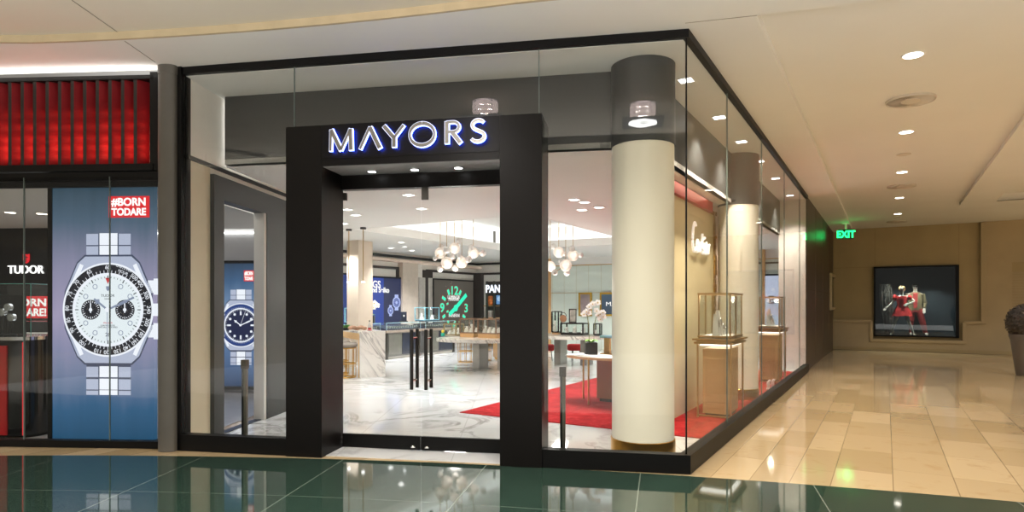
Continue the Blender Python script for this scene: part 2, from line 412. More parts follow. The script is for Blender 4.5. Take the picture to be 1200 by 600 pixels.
# ------------------------------------------------------------------ floors
struct('floor', MB().prism([(-16, -8), (22, -8), (22, 30), (-16, 30)], -.06, -.004), 'beige')
ds = [-16 + i * 1.0 for i in range(48)]
struct('floor', MB().prism([polar(24.95, d) for d in reversed(ds)] + [polar(22.0, d) for d in ds], -.003, 0.0), 'green')
A0 = F.w(-5.25, 0.02); A1 = F.w(0, .02); A2 = S.w(13.9, .02); A3 = S.w(14.3, 12.0); A4 = S.w(4.2, 12.0)
struct('floor', MB().prism([p[:2] for p in (A0, A1, A2, A3, A4, Vector((-3.3, 10.2)))], -.003, .004), marble('shop_marble_floor', '#dcdcda', '#85847f', .75, .05, 1.0, 0, 1.2))
tf = [T.w(x, y)[:2] for x, y in ((-5.5, .05), (.15, .05), (.15, 4.4), (-5.5, 4.4))]
struct('floor', MB().prism(tf, -.003, .002), mat('pale_grey_floor', '#a8a6a4', .2))
struct('floor', MB().prism([polar(22.0, d) for d in reversed(ds)] + [polar(11, d) for d in ds], -.003, 0.0), mat('pale_hall_floor', '#c8c6c2', .35))
# red carpet of the jewellery corner: edges along the shop grid
cs = [S.l(*hz(px, py, 0)[:2]) for px, py in ((640, 495), (716, 502), (803, 514), (640, 458), (691, 445.5))]
c_s = sum(c[0] for c in cs[:3]) / 3; c_m = sum(c[1] for c in cs[3:]) / 2
sfr('floor', MB().box(c_s, 9.9, .05, c_m, .004, .014), 'carpet', S)

# ------------------------------------------------------------------ ceilings
def slab(name, pts, z, t, m):
    return struct(name, MB().prism([p[:2] for p in pts], z, z + t), m)
def rarc(d): return 24.55 if d < 0 else 24.55 - .35 * min(1, d / 11.0)
dd = [-14 + i for i in range(43)]
slab('ceiling', [polar(rarc(d), d) for d in dd] + [polar(21.3, d) for d in reversed(dd)], ZU, .08, 'mallceil')
edge = MB()
for a, b in zip(dd, dd[1:]):
    p, q = polar(rarc(a), a), polar(rarc(b), b); p2, q2 = polar(rarc(a) + .03, a), polar(rarc(b) + .03, b)
    edge.hexa([(*p, ZS), (*q, ZS), (*q2, ZS), (*p2, ZS)], [(*p, ZU), (*q, ZU), (*q2, ZU), (*p2, ZU)])
struct('trim_1', edge, 'step')
# soffit over the shop fronts, then its band down the corridor beside the glass
inner = [polar(rarc(d) + .03, d) for d in dd]
outer = [polar(24.92, d) for d in dd if d >= 16.4]
bs = S.w(18.8, -.605)[:2]; b0 = hz(887, 18, ZS)[:2]
back = [S.w(18.8, 0)[:2], S.w(0, 0)[:2], F.w(-5.3, 0)[:2], T.w(-6, 0)[:2]]
slab('ceiling', inner + outer[::-1] + [b0, bs] + [S.w(18.8, .2)[:2], S.w(0, .02)[:2], F.w(-5.3, .02)[:2], T.w(-6, .1)[:2]], ZS, .12, 'corrceil')
# corridor ceiling with its lowered beam and raised bay
B0, B1 = 3.2, 3.87
arc2 = [polar(24.9, d) for d in dd if d >= 16.4]
def so(s, o): return S.w(s, -o)[:2]
slab('ceiling', [so(-.35, .59), so(-1.5, B1), so(13.9, B1), so(18.9, B1), so(18.9, .59)], ZC + .02, .08, 'corrceil')
slab('ceiling', [so(13.9, B1), so(13.9, 9), so(18.9, 9), so(18.9, B1)], ZC + .02, .08, 'corrceil')
slab('ceiling', [so(-3, B1 - .1), so(-3, 9), so(14.1, 9), so(14.1, B1 - .1)], 4.32, .08, 'corrceil')
sfr('trim_2', MB().box(13.9, 14.0, -9, -B1, ZC + .02, 4.32), 'corrceil', S)
sfr('trim_3', MB().box(-2.0, 13.85, -B1, -B0, ZC - .05, ZC + .02), 'corrceil', S)
sfr('trim_4', MB().box(-2.0, 13.9, -B1 - .02, -B1, ZC - .05, 4.32), 'corrceil', S)
g = MB()
for a, b in (((84, 0), (144, 42)), ):
    p, q = hz(*a, ZU - .002), hz(*b, ZU - .002); g.tube([p, q], .004, 4)
p, q = hz(146, 48, ZS - .001), hz(182, 73, ZS - .001); g.tube([p, q], .004, 4)
p, q = hz(803, 27, ZS - .001), hz(887, 18, ZS - .001); g.tube([p, q], .004, 4)
struct('trim_5', g, mat('ceiling_joint', '#8a8271', .8))
# inside: display soffit, shop ceiling with its tray
K = F.w(0, .7)
def meet(fd, sm):                           # corner of the lines F depth fd and S depth sm
    n1, n2 = (-F.s, F.c), (-S.s, S.c)
    c1 = n1[0] * F.o.x + n1[1] * F.o.y + fd; c2 = n2[0] * S.o.x + n2[1] * S.o.y + sm
    det = n1[0] * n2[1] - n1[1] * n2[0]
    return Vector(((c1 * n2[1] - c2 * n1[1]) / det, (n1[0] * c2 - n2[0] * c1) / det))
K0 = meet(.7, .57)
slab('ceiling', [F.w(-5.25, .03), S.w(0, .0) + Vector((-.02, .03, 0)), S.w(10.4, .03), S.w(10.4, .66), meet(.8, .66), F.w(-5.3, .8)], ZD, .05, 'store')
s0, s1, m0, m1 = 4.2, 10.4, 4.0, 8.5
slab('ceiling', [K0, S.w(s0, .57), S.w(s0, 12), Vector((-3.3, 10.2)), F.w(-5.2, .7)], ZI, .06, 'store')
sfr('ceiling', MB().box(s0, 14.3, .57, m0, ZI, ZI + .06), 'store', S)
sfr('ceiling', MB().box(s0, 14.3, m1, 12.0, ZI, ZI + .06), 'store', S)
sfr('ceiling', MB().box(s1, 14.3, m0, m1, ZI, ZI + .06), 'store', S)
sfr('ceiling', MB().box(s0 - .3, s1 + .3, m0 - .3, m1 + .3, ZI + .62, ZI + .68), 'store', S)
tr = MB()
for a in ((s0 - .3, s0 - .24, m0 - .3, m1 + .3), (s1 + .24, s1 + .3, m0 - .3, m1 + .3), (s0, s1, m0 - .3, m0 - .24), (s0, s1, m1 + .24, m1 + .3)):
    tr.box(*a, ZI + .06, ZI + .62)
for a in ((s0 + .0, s0 + .05, m0, m1), (s1 - .05, s1, m0, m1), (s0, s1, m0, m0 + .05), (s0, s1, m1 - .05, m1)):
    tr.box(*a, ZI - .004, ZI + .2)
sfr('trim_6', tr, 'store', S)
cv = MB()
for a in ((s0 - .2, s0 - .05, m0, m1), (s1 + .05, s1 + .2, m0, m1), (s0, s1, m0 - .2, m0 - .05), (s0, s1, m1 + .05, m1 + .2)):
    cv.box(*a, ZI + .07, ZI + .1)
sfr('trim_7', cv, emit('cove_light', '#f4f8ff', 8.0), S)

# ------------------------------------------------------------------ walls
sfr('wall_inside_left', MB().box(2.5, 14.4, 0, .1, 0, 3.3), 'white', LW)
x0, zt = hit(SB, 0, 690, 310.5)
XB = hit(SB, 0, 646)[0]; XT = hit(SB, 0, 641)[0]
sfr('wall_rear', MB().box(-.1, XT, 0, .1, 0, 3.3), 'white', SB)
sfr('trim_25', MB().box(XT, XB, -.03, .1, 0, 3.2), 'walnut', SB)
sfr('wall_rear', MB().box(XB, 11.7, 0, .1, zt, 3.3), 'store', SB)
sfr('wall_rear', MB().box(XB, 11.7, 0, .1, 0, zt), 'pale', SB)
g = MB().box(XB, 11.7, -.012, .001, zt - .012, zt + .012).box(XB, 11.7, -.008, .001, hit(SB, 0, 690, 343)[1] - .006, hit(SB, 0, 690, 343)[1] + .006)
sfr('trim_8', g, 'gold', SB)
a, b = Vector((-3.3, 10.2)), A4
n = (b.to_2d() - a).orthogonal().normalized() * .08
struct('wall_connecting', MB().prism([a, b.to_2d(), b.to_2d() - n, a - n], 0, 3.3), 'white')
# end wall of the display zone at the far end of the glass
sfr('wall_display_end', MB().box(10.2, 10.3, .02, .6, 0, ZD), 'white', S)
sfr('wall_display_end', MB().box(10.31, 14.35, .3, .4, 0, 3.3), 'white', S)
# dark bulkheads above the display zone
kx = F.l(K0.x, K0.y)[0]; ks = S.l(K0.x, K0.y)[0]
sfr('wall_bulkhead_front', MB().box(-5.2, kx, .7, .8, ZI, ZD), 'dgrey', F)
sfr('wall_bulkhead_side', MB().box(ks, 10.2, .57, .65, ZI, ZD), 'dgrey', S)
# corridor: dark panelled wall, tan end wall with stepped wainscot
k = MB().box(10.25, 18.8, 0, .25, 0, ZS)
sfr('wall_corridor_left', k, 'darkwood', S)
g = MB()
for q in (12.4, 14.6, 16.8): g.box(q, q + .012, -.004, .01, .1, ZS)
p0 = hit(S, 0, 952, 340); g.box(10.3, 18.8, -.005, .01, p0[1] - .01, p0[1] + .002)
sfr('trim_9', g, mat('panel_joint', '#5e4f41', .5), S)
W0x, W0z = hit(BK, -.1, 1024, 394.5); W1x, W1z = hit(BK, -.1, 1124, 311)
W1z = hit(BK, -.1, 1074, 311.5)[1]; W0z = hit(BK, -.1, 1074, 395)[1]
big = MB().box(-.6, W0x, 0, .2, 0, 4.3).box(W1x, 12, 0, .2, 0, 4.3).box(W0x, W1x, 0, .2, W1z, 4.3).box(W0x, W1x, 0, .2, 0, W0z)
sfr('wall_corridor_end', big, 'tanwall', BK)
def bx(px): return hit(BK, -.1, px)[0]
zl = hit(BK, -.1, 1000, 376.5)[1]; zn = hit(BK, -.1, 1074, 399)[1]
xa, xb, xc = bx(1019), bx(1130), bx(1151.5)
w = MB().box(-.6, xa, -.1, 0, 0, zl).box(xa, xb, -.1, 0, 0, zn).box(xb, xc, -.1, 0, 0, zl)
xs0, xs1 = bx(1186), bx(1212); zs = hit(BK, -.1, 1190, 307)[1]
w.box(xc, xs0, -.1, 0, 0, 4.2).box(xs0, xs1, -.1, 0, zs, 4.2).box(xs1, 12, -.1, 0, 0, 4.2)
sfr('wall_corridor_end', w, 'tanwall2', BK)
t = .05
mo = MB()
for (u0, u1, v0, v1) in ((-.5, xa + t, zl - .04, zl + .05), (xa, xa + 2 * t, zn - .04, zl), (xa, xb + t, zn - .07, zn + .03), (xb - t, xb + t, zn - .02, zl), (xb, xc + t, zl - .04, zl + .05), (xc - t, xc + 2 * t, zl - .04, ZC)):
    mo.box(u0, u1, -.15, -.08, v0, v1, .012)
sfr('trim_10', mo, 'tanwall2', BK)
sfr('baseboard_end', MB().box(-.45, 12, -.115, -.1, 0, .11), 'tanwall', BK)
g = MB()
for zz in [.15 + .09 * i for i in range(30)]:
    if zz < zs: g.box(xs0, xs1, -.03, -.015, zz, zz + .075)
sfr('trim_11', g, 'tanwall2', BK)
sfr('trim_12', MB().box(xs0, xs1, -.06, -.01, zs - .3, zs), 'tanwall', BK)
g = MB()
for px in (1025, 1124): g.box(bx(px), bx(px) + .008, -.004, .004, W1z, ZC)
for px, z in ((980, W1z),): g.box(-.4, W0x, -.004, .004, z - .004, z + .004)
sfr('trim_13', g, mat('stone_joint', '#8b7650', .8), BK)
# store window set into the end wall: lined box, frame, pane
wn = base('window_1', BK.w((W0x + W1x) / 2, 0, W0z), BA); hw = (W1x - W0x) / 2; hh = W1z - W0z
obj('lining', MB().box(-hw, hw, 1.2, 1.25, -.02, hh + .1).box(-hw - .03, -hw, .02, 1.25, -.02, hh).box(hw, hw + .03, .02, 1.25, -.02, hh).box(-hw, hw, .02, 1.2, -.05, 0).box(-hw, hw, .02, 1.2, hh, hh + .05), 'ink', wn)
fr = MB()
for a in ((-hw, -hw + .05, 0, hh), (hw - .09, hw, 0, hh), (-hw, hw, 0, .05), (-hw, hw, hh - .05, hh)): fr.box(a[0], a[1], -.12, 0, a[2], a[3])
obj('window_frame', fr, 'rail', wn)
obj('pane', MB().box(-hw, hw, -.06, -.05, 0, hh), glass_mat('dim_glass', '#c5d0d4', .06), wn)

# ------------------------------------------------------------------ glass shop front
fx = lambda px, d=0.0: hit(F, d, px)[0]
X217, X345, X335, X632 = fx(216), fx(345), fx(335.5), fx(636)
def pane(fr, x0, x1, z0, z1, y=.0):
    return sfr('window_%d' % pane.n, MB().box(x0, x1, y, y + .012, z0, z1), 'glass', fr), setattr(pane, 'n', pane.n + 1)
pane.n = 2
pane(F, X217, X345 - .006, .16, ZS - .06); pane(F, X345, fx(632) - .006, 3.3, ZS - .06); pane(F, fx(632), -.005, .16, ZS - .06)
se = [.0, 1.76, 4.12, 6.54, 8.9, 10.2]
for a, b in zip(se, se[1:]): pane(S, a + .004, b - .004, .16, ZS - .06)
g = MB().box(X345 - .007, X345 + .001, -.001, .014, 3.35, ZS - .06).box(fx(632) - .007, fx(632) + .001, -.001, .014, 3.3, ZS - .06)
sfr('trim_14', g, 'seal', F)
g = MB()
for a in se[1:-1]: g.box(a - .005, a + .005, -.001, .014, .16, ZS - .06)
sfr('trim_15', g, 'seal', S)
sfr('trim_16', MB().box(-.006, .008, -.004, .016, .16, ZS - .06), 'rail', F)
X203 = fx(203)
def mitre(d): return meet(-d, -d)
def lrail(z0, z1, o, i):                    # rail wrapping the glass corner
    po, pi = meet(o, o), meet(i, i)
    return (MB().prism([F.w(X203, o)[:2], po, pi, F.w(X203, i)[:2]], z0, z1) if z0 > 1 else MB().prism([F.w(X203, o)[:2], F.w(fx(340), o)[:2], F.w(fx(340), i)[:2], F.w(X203, i)[:2]], z0, z1).prism([F.w(fx(625), o)[:2], po, pi, F.w(fx(625), i)[:2]], z0, z1)).prism([po, S.w(10.25, o)[:2], S.w(10.25, i)[:2], pi], z0, z1)
struct('trim_17', lrail(0, .172, -.05, .06), 'rail'); struct('trim_18', lrail(ZS - .075, ZS, -.03, .04), 'rail')
sfr('trim_19', MB().box(X203, X217, -.05, .1, 0, ZS), 'rail', F)
# pilaster between the two shops
pc = hz(192, 530, 0); pr = .1
pts = [(-.095, .2), (-.095, .0)] + [(.095 * math.sin(R(a)), -.055 * math.cos(R(a))) for a in range(-80, 81, 16)] + [(.095, 0), (.095, .2)]
pl = base('wall_pilaster', (pc.x, pc.y + .06, 0), R(-6))
obj('shaft', MB().prism(pts, 0, ZS - .09), 'pil', pl); obj('cap', MB().prism([(x * 1.06, y * 1.06) for x, y in pts], ZS - .09, ZS), 'pil', pl)
# portal with doors
pd = -.075; PX = [hit(F, pd, p)[0] for p in (335, 377, 585.5, 635)]
po = base('wall_portal', F.w(0, 0), FA)
obj('pier', MB().box(PX[0], PX[1] - .002, pd, .42, 0, 3.365), 'portal', po)
obj('pier', MB().box(PX[2] + .002, PX[3], pd, .42, 0, 3.365), 'portal', po)
obj('lintel', MB().box(PX[1], PX[2], pd + .002, .42, 2.95, 3.365), 'portal', po)
obj('soffit_panel', MB().box(PX[1] + .01, PX[2] - .01, pd + .02, .355, 2.943, 2.951), mat('satin_soffit_panel', '#a3a3a2', .35, .3), po)
obj('lintel_strip', MB().box(PX[1], PX[2], pd - .003, pd + .001, 3.02, 3.024), 'rail', po)
for px, py in ((172, 75), (360, 67), (552, 59)):
    q = hz(390 + px / 3.75, 180 + py / 3.75, 2.95); lx, ly = F.l(q.x, q.y)
    r_ = obj('spotlight', MB().lathe([(.04, 0), (.055, 0), (.057, .012), (.04, .012)], (lx, ly, 2.937), 24), 'chrome', po)
    obj('lens', MB().lathe([(.042, -.002), (.0, -.004)], (lx, ly, 2.938), 20), 'lampc', r_)
    lamp('SPOT', (lx, ly, 2.92), 5, '#ffffff', po, .03, 100)
DX = (PX[1], (hit(F, .4, 493.5)[0]), PX[2])
sfr('trim_20', MB().box(DX[0], DX[2], .36, .46, 2.79, 2.94), 'portal', F)
for i in (0, 1):
    d = base('door_%d' % (i + 1), F.w(0, 0), FA); a, b = DX[i] + .008, DX[i + 1] - .004 + (-.004 if i else 0)
    obj('door_glass', MB().box(a, b, .395, .407, .02, 2.788), 'glass', d)
    obj('bottom_rail', MB().box(a, b, .38, .42, .012, .155), 'rail', d)
    hx = b - .07 if i == 0 else a + .075
    h = obj('pull_handle', MB().tube([(hx, .31, .66), (hx, .31, 1.29)], .019, 12), 'black', d)
    obj('pull_handle', MB().tube([(hx, .49, .66), (hx, .49, 1.29)], .019, 12), 'black', d)
    obj('handle_standoff', MB().tube([(hx, .31, .75), (hx, .49, .75)], .011, 10).tube([(hx, .31, 1.2), (hx, .49, 1.2)], .011, 10), 'chrome', d)
    lx = b - .07 if i == 0 else a + .07
    obj('floor_lock', MB().lathe([(.0, -.01), (.025, -.008), (.028, .0), (.02, .012), (0, .014)], (lx, .36, .05), 16), 'chrome', d)
    obj('patch_fitting', MB().box(*((a, a + .07) if i else (a, a + .04)), .385, .417, 2.66 if i else 2.68, 2.79 if i == 1 else 2.76), 'dsteel', d)
# vestibule side wall with the doorway into the neighbouring shop
sfr('wall_left', MB().box(0, .8, 0, .1, 3.16, ZD), 'white', V)
sfr('wall_left', MB().box(0, .45, 0, .1, 0, 3.14), 'cream', V)
sfr('wall_left', MB().box(.45, 3.5, 0, .1, 3.05, 3.2), 'white', V)
sfr('wall_left', MB().box(2.45, 3.5, 0, .1, 0, 3.05), 'white', V)
sfr('trim_21', MB().box(0, 3.0, -.02, .08, 3.12, 3.165), 'rail', V)
dr = base('door_3', V.w(0, 0), V.a)
obj('jamb', MB().box(.45, .66, -.05, .1, 0, 3.05), 'dgrey', dr); obj('jamb', MB().box(1.74, 2.45, -.05, .1, 0, 2.78), 'dgrey', dr)
obj('door_head', MB().box(.66, 2.45, -.05, .1, 2.78, 3.05), 'dgrey', dr); obj('door_lining', MB().box(1.67, 1.74, -.04, .1, 0, 2.78), 'white', dr)
obj('threshold', MB().box(.66, 1.67, .0, .1, .0, .012), 'navy', dr)

# ------------------------------------------------------------------ round columns inside the glass
for i, (cx, cy) in enumerate(((1.35, 6.47), (3.75, 10.4))):
    c = base('wall_column', (cx, cy, 0))
    obj('column_base', MB().lathe([(.328, 0), (.328, .18), (.322, .186), (.0, .186)], n=64), 'gold', c)
    obj('column_shaft', MB().lathe([(.315, .186), (.315, 3.17), (.0, 3.17)], n=64), 'cwhite', c)
    obj('column_head', MB().lathe([(.325, 3.17), (.325, ZD)], n=64), 'dgrey', c)
# ------------------------------------------------------------------ shop sign on the portal: six lit letters
def stroke(mb, pts, w, y0, y1, grow=0.0):   # flat band along a line of x,z points with square ends
    P = [Vector(p) for p in pts]; L, Rr = [], []
    for i, p in enumerate(P):
        d = P[min(i + 1, len(P) - 1)] - P[max(i - 1, 0)]; d.normalize(); n = Vector((-d.y, d.x)); ww = (w[i] if isinstance(w, list) else w) / 2 + grow
        k = 1.0
        if 0 < i < len(P) - 1:
            e = (P[i] - P[i - 1]).normalized(); k = 1 / max(.55, abs(Vector((-e.y, e.x)).dot(n)))
        q = p - d * grow if i == 0 else p + d * grow if i == len(P) - 1 else p
        L.append(q + n * ww * k); Rr.append(q - n * ww * k)
    for i in range(len(P) - 1):
        mb.poly([tuple(Rr[i]), tuple(Rr[i + 1]), tuple(L[i + 1]), tuple(L[i])], y0, y1)
    return mb
def arc(cx, cz, rx, rz, a0, a1, n=18): return [(cx + rx * math.cos(R(a0 + (a1 - a0) * i / n)), cz + rz * math.sin(R(a0 + (a1 - a0) * i / n))) for i in range(n + 1)]
H = .212
GLY = {   # strokes of the six letters, heights in units of H, thick .15 / thin .075
    'M': (.235, [([(.015, 0), (.02, H)], .027), ([(.02, H), (.117, .005)], .04), ([(.117, .005), (.212, H)], .027), ([(.212, H), (.218, 0)], .04)]),
    'A': (.215, [([(.012, 0), (.107, H)], .026), ([(.107, H), (.203, 0)], .042)]),
    'Y': (.2, [([(.01, H), (.103, .09)], .04), ([(.19, H), (.103, .09)], .026), ([(.103, .1), (.103, 0)], .04)]),
    'O': (.255, [(arc(.127, H / 2, .112, H / 2, 90, 450, 40), [.02 + .016 * abs(math.cos(R(9 * i))) for i in range(41)])]),
    'R': (.17, [([(.025, 0), (.025, H)], .04), ([(.025, H - .008)] + arc(.085, H * .74, .056, H * .225, 90, -90, 14) + [(.04, H * .515)], .026), ([(.075, H * .5), (.155, 0)], .04)]),
    'S': (.15, [(arc(.078, H * .755, .05, H * .22, 35, 245, 16) + arc(.072, H * .245, .056, H * .235, 60, -150, 16)[1:], .026)]),
}
zc = [(386.5, 148.5, 178.5), (420, 146, 177), (450.5, 143, 174), (479, 139.5, 171.5), (523, 139, 169), (550.5, 137, 168)]
wd = [(388.5, 416), (423, 449), (451, 476.5), (480.5, 513), (522.5, 543), (551, 572)]
sign = thing('shop_sign', 'white-edged silver letters MAYORS with a blue glow on the black portal over the doors', 'sign', F.w(0, pd, 0), FA)
edge_w = emit('letter_edge_light', '#dfe4ff', 1.7); halo = emit('letter_back_light', '#2c4cff', 26); face = mat('letter_face_silver', '#8d8a84', .3, .7)
for ch, (p0, p1) in zip('MAYORS', wd):
    x0 = hit(F, pd, p0)[0]; x1 = hit(F, pd, p1)[0]
    i = 'MAYORS'.index(ch); pc_ = (p0 + p1) / 2
    yb = 178.0 + (pc_ - 402) * (167.5 - 178.0) / (561 - 402)
    zb = hit(F, pd, pc_, yb)[1]; w_, st = GLY[ch]; k = (x1 - x0) / w_
    def S_(grow, y0, y1):
        m_ = MB()
        for pts, ww in st: stroke(m_, [(x0 + a * k, zb + b) for a, b in pts], ww, y0, y1, grow)
        return m_
    L = obj('letter', S_(.0035, -.055, -.03), edge_w, sign)
    obj('letter_face', S_(-.0012, -.06, -.05), face, L)
    obj('letter_halo', S_(.004, -.03, -.027), halo, L)
    obj('letter_mount', S_(-.008, -.032, -.004), 'rail', L)

# ------------------------------------------------------------------ corridor ceiling fittings
ordn = ['nearest the camera', 'just beyond the large round vent', 'beyond the small disc', 'beyond the middle vent', 'before the furthest vent', 'closest to the tan end wall']
DL = [(1070, 65), (1062, 155), (1057, 202), (1054, 232), (1052, 250.7), (1051, 266.7)]
first = None
for i, (px, py) in enumerate(DL):
    q = hz(px, py, ZC + .015)
    if first is None:
        first = thing('ceiling_downlight', '', 'downlight', q)
        obj('trim_ring', MB().lathe([(.088, 0), (.108, -.004), (.112, .004), (.088, .004)], n=36), 'white', first)
        obj('lens', MB().lathe([(.09, -.001), (0, .0)], n=36), 'lamp', first)
        lamp('SPOT', (0, 0, -.02), 150, '#f3f4ff', first, .08, 118, .9)
        d = first
    else: d = dup(first, q)
    d['label'] = 'round recessed downlight in the corridor ceiling, ' + ordn[i]; d['group'] = 'round downlights along the corridor'
def vent(px, py, r, lab):
    v = thing('ceiling_vent', lab, 'vent', hz(px, py, ZC + .015), R(20), 'round vents in the corridor ceiling')
    obj('backing', MB().lathe([(r * .97, .001), (0, .001)], n=48), 'ventd', v)
    obj('rim', MB().lathe([(r * .93, -.004), (r, -.026), (r * 1.02, .003), (r * .93, .003)], n=48), 'vent', v)
    b = MB()
    for k in range(44):
        a = 2 * math.pi * k / 44; ca, sa = math.cos(a), math.sin(a)
        e0, e1 = r * .42, r * .95; t0, t1 = .0015, .003; k0, k1 = .008, .02
        def pt(e, q, z): return (ca * e - sa * q, sa * e + ca * q, z)
        b.hexa([pt(e0, -t0 + k0, -.02), pt(e1, -t1 + k1, -.02), pt(e1, t1 + k1, -.02), pt(e0, t0 + k0, -.02)], [pt(e0, -t0, .0), pt(e1, -t1, .0), pt(e1, t1, .0), pt(e0, t0, .0)])
    obj('vane', b, 'vent', v)
    obj('hub', MB().lathe([(0, -.026), (r * .4, -.024), (r * .45, -.002), (0, -.002)], n=36), 'vent', v)
vent(1067, 117, .27, 'large round slatted air vent in the corridor ceiling, nearest and biggest of three')
vent(1056.5, 218, .27, 'round slatted air vent in the corridor ceiling, middle one of three')
vent(1051, 259.5, .27, 'round slatted air vent in the corridor ceiling, furthest by the end wall')
for (px, py, r, lab) in ((1059, 181, .11, 'small flat round speaker cover between two corridor downlights'), (1051, 255, .09, 'small round ceiling disc close to the furthest corridor vent')):
    v = thing('ceiling_speaker', lab, 'speaker', hz(px, py, ZC + .015))
    obj('grille', MB().lathe([(0, -.008), (r * .85, -.008), (r * .9, -.004), (0, -.004)], n=32), 'vent', v)
    obj('rim', MB().lathe([(r * .9, -.01), (r, -.006), (r, .002), (r * .9, .002)], n=32), 'vent', v)
# exit sign
Ye = 19.5; q = Vector(((991 - CX) / FPX * Ye, Ye, EYE + (HY - 280.2) / FPX * Ye))
ex = thing('exit_sign', 'green lit EXIT sign hanging under the corridor ceiling', 'sign', q, R(-12))
obj('plate', MB().box(-.215, .215, -.015, .015, 0, .3, .006), 'plate', ex)
obj('lettering', text('EXIT', .3, .01, bold=.012, sx=.86), 'green_lit', ex, (0, -.02, .05))
zz = ZS - q.z
obj('hanger', MB().box(-.03, .03, -.02, .02, .3, zz - .0).box(-.12, .12, -.035, .035, zz - .03, zz), 'white', ex)
lamp('POINT', (0, -.15, .1), 1.5, '#18f070', ex, .1)
# planter at the right edge
pq = hz(1206, 440, 0)
pt = thing('potted_topiary', 'dark clipped ball shrub in a tall tapered grey planter by the corridor', 'plant', pq)
obj('pot', MB().lathe([(.22, 0), (.235, .026), (.33, .78), (.36, .86), (.36, .9), (.32, .9), (.3, .82)], n=40), 'planter', pt)
fb = MB(); ctr = Vector((0, 0, 1.16)); rr = .42
fb.ball(ctr, rr * .93, (1, 1, .95), 28, 18)
for k in range(2600):
    z = rnd.uniform(-1, 1); a = rnd.uniform(0, 6.2832); q_ = math.sqrt(1 - z * z)
    d = Vector((q_ * math.cos(a), q_ * math.sin(a), z)); p = ctr + d * rr * rnd.uniform(.93, 1.03)
    t1 = d.cross(Vector((rnd.uniform(-1, 1), rnd.uniform(-1, 1), rnd.uniform(-1, 1)))).normalized() * .02; t2 = (d.cross(t1).normalized() + d * rnd.uniform(-.6, .9)) * .024
    fb._q([fb.bm.verts.new(x) for x in (p - t1, p + t2 * .6, p + t1, p - t2)])
obj('foliage', fb, 'topiary', pt)
# framed notice on the dark corridor wall
u0, z0 = hit(S, 0, 972, 363); u1, z1 = hit(S, 0, 979, 322)
z1 = hit(S, 0, 975.5, 322)[1]; z0 = hit(S, 0, 975.5, 363)[1]
fr_ = thing('wall_niche_frame', 'tan framed dark display niche on the dark panelled corridor wall', 'frame', S.w((u0 + u1) / 2, 0, z0), SA)
hw_, hh_ = (u1 - u0) / 2, z1 - z0
g = MB()
for a in ((-hw_, -hw_ + .12, 0, hh_), (hw_ - .12, hw_, 0, hh_), (-hw_ + .12, hw_ - .12, 0, .09), (-hw_ + .12, hw_ - .12, hh_ - .09, hh_)): g.box(a[0], a[1], -.07, 0, a[2], a[3], .01)
obj('frame', g, 'tanwall2', fr_); obj('back_panel', MB().box(-hw_ + .1, hw_ - .1, -.02, 0, .08, hh_ - .08), 'blackg', fr_)

# mall ceiling fittings above the camera: the shop glass mirrors them
CRY = emit('crystal_glass', '#ffe9e2', 5, '#c8c4cc')
def mall_light(x, y, lab):
    t = thing('crystal_ceiling_light', lab, 'ceiling light', (x, y, ZU), FA, 'crystal ceiling lights of the mall hall')
    obj('canopy', MB().lathe([(0, 0), (.17, 0), (.17, -.015), (0, -.015)], n=32), 'chrome', t)
    for z in (-.05, -.11, -.17): obj('crystal_ring', MB().lathe([(.14, z + .027), (.165, z + .012), (.165, z - .012), (.14, z - .027), (.14, z + .027)], n=32), CRY, t)
    for k in range(4): a = R(90 * k + 45); obj('rod', MB().tube([(.15 * math.cos(a), .15 * math.sin(a), -.01), (.15 * math.cos(a), .15 * math.sin(a), -.24)], .008, 6), 'chrome', t)
    obj('bulb', MB().ball((0, 0, -.07), .045), 'lamp', t)
    obj('glass_plate', MB().box(-.26, .26, -.26, .26, -.25, -.24), mat('smoked_glass_plate', '#3b4a4c', .15), t)
    obj('ring_light', MB().lathe([(.09, -.25), (.18, -.25), (.18, -.258), (.09, -.258), (.09, -.25)], n=40), emit('ring_white', '#ffffff', 22), t)
    lamp('POINT', (0, 0, -.12), 36, '#ffe6d6', t, .1); lamp('SPOT', (0, 0, -.27), 340, '#fff6ec', t, .1, 150, .8)
mall_light(.87, 3.58, 'crystal ring ceiling light mirrored on the dark column head behind the glass')
mall_light(-1.0, 4.38, 'crystal ring ceiling light mirrored just above the letter S of the sign')
for x, y, lab in ((-6.0, 3.5, 'dark slot air vent mirrored in the glass beside the grey pilaster'), (-4.0, 3.6, 'dark slot air vent mirrored in the glass over the first sign letter')):
    t = thing('slot_vent', lab, 'vent', (x, y, ZU), R(-60), 'slot vents of the mall ceiling')
    for k in range(4): obj('slot', MB().box(-.55, .55, k * .07 - .14, k * .07 - .1, -.004, 0), 'ventd', t)
# ------------------------------------------------------------------ neighbouring watch shop
def tx(px, d=0.0): return hit(T, d, px)[0]
def tz(py, px, d=0.0): return hit(T, d, px, py)[1]
TL = -5.2
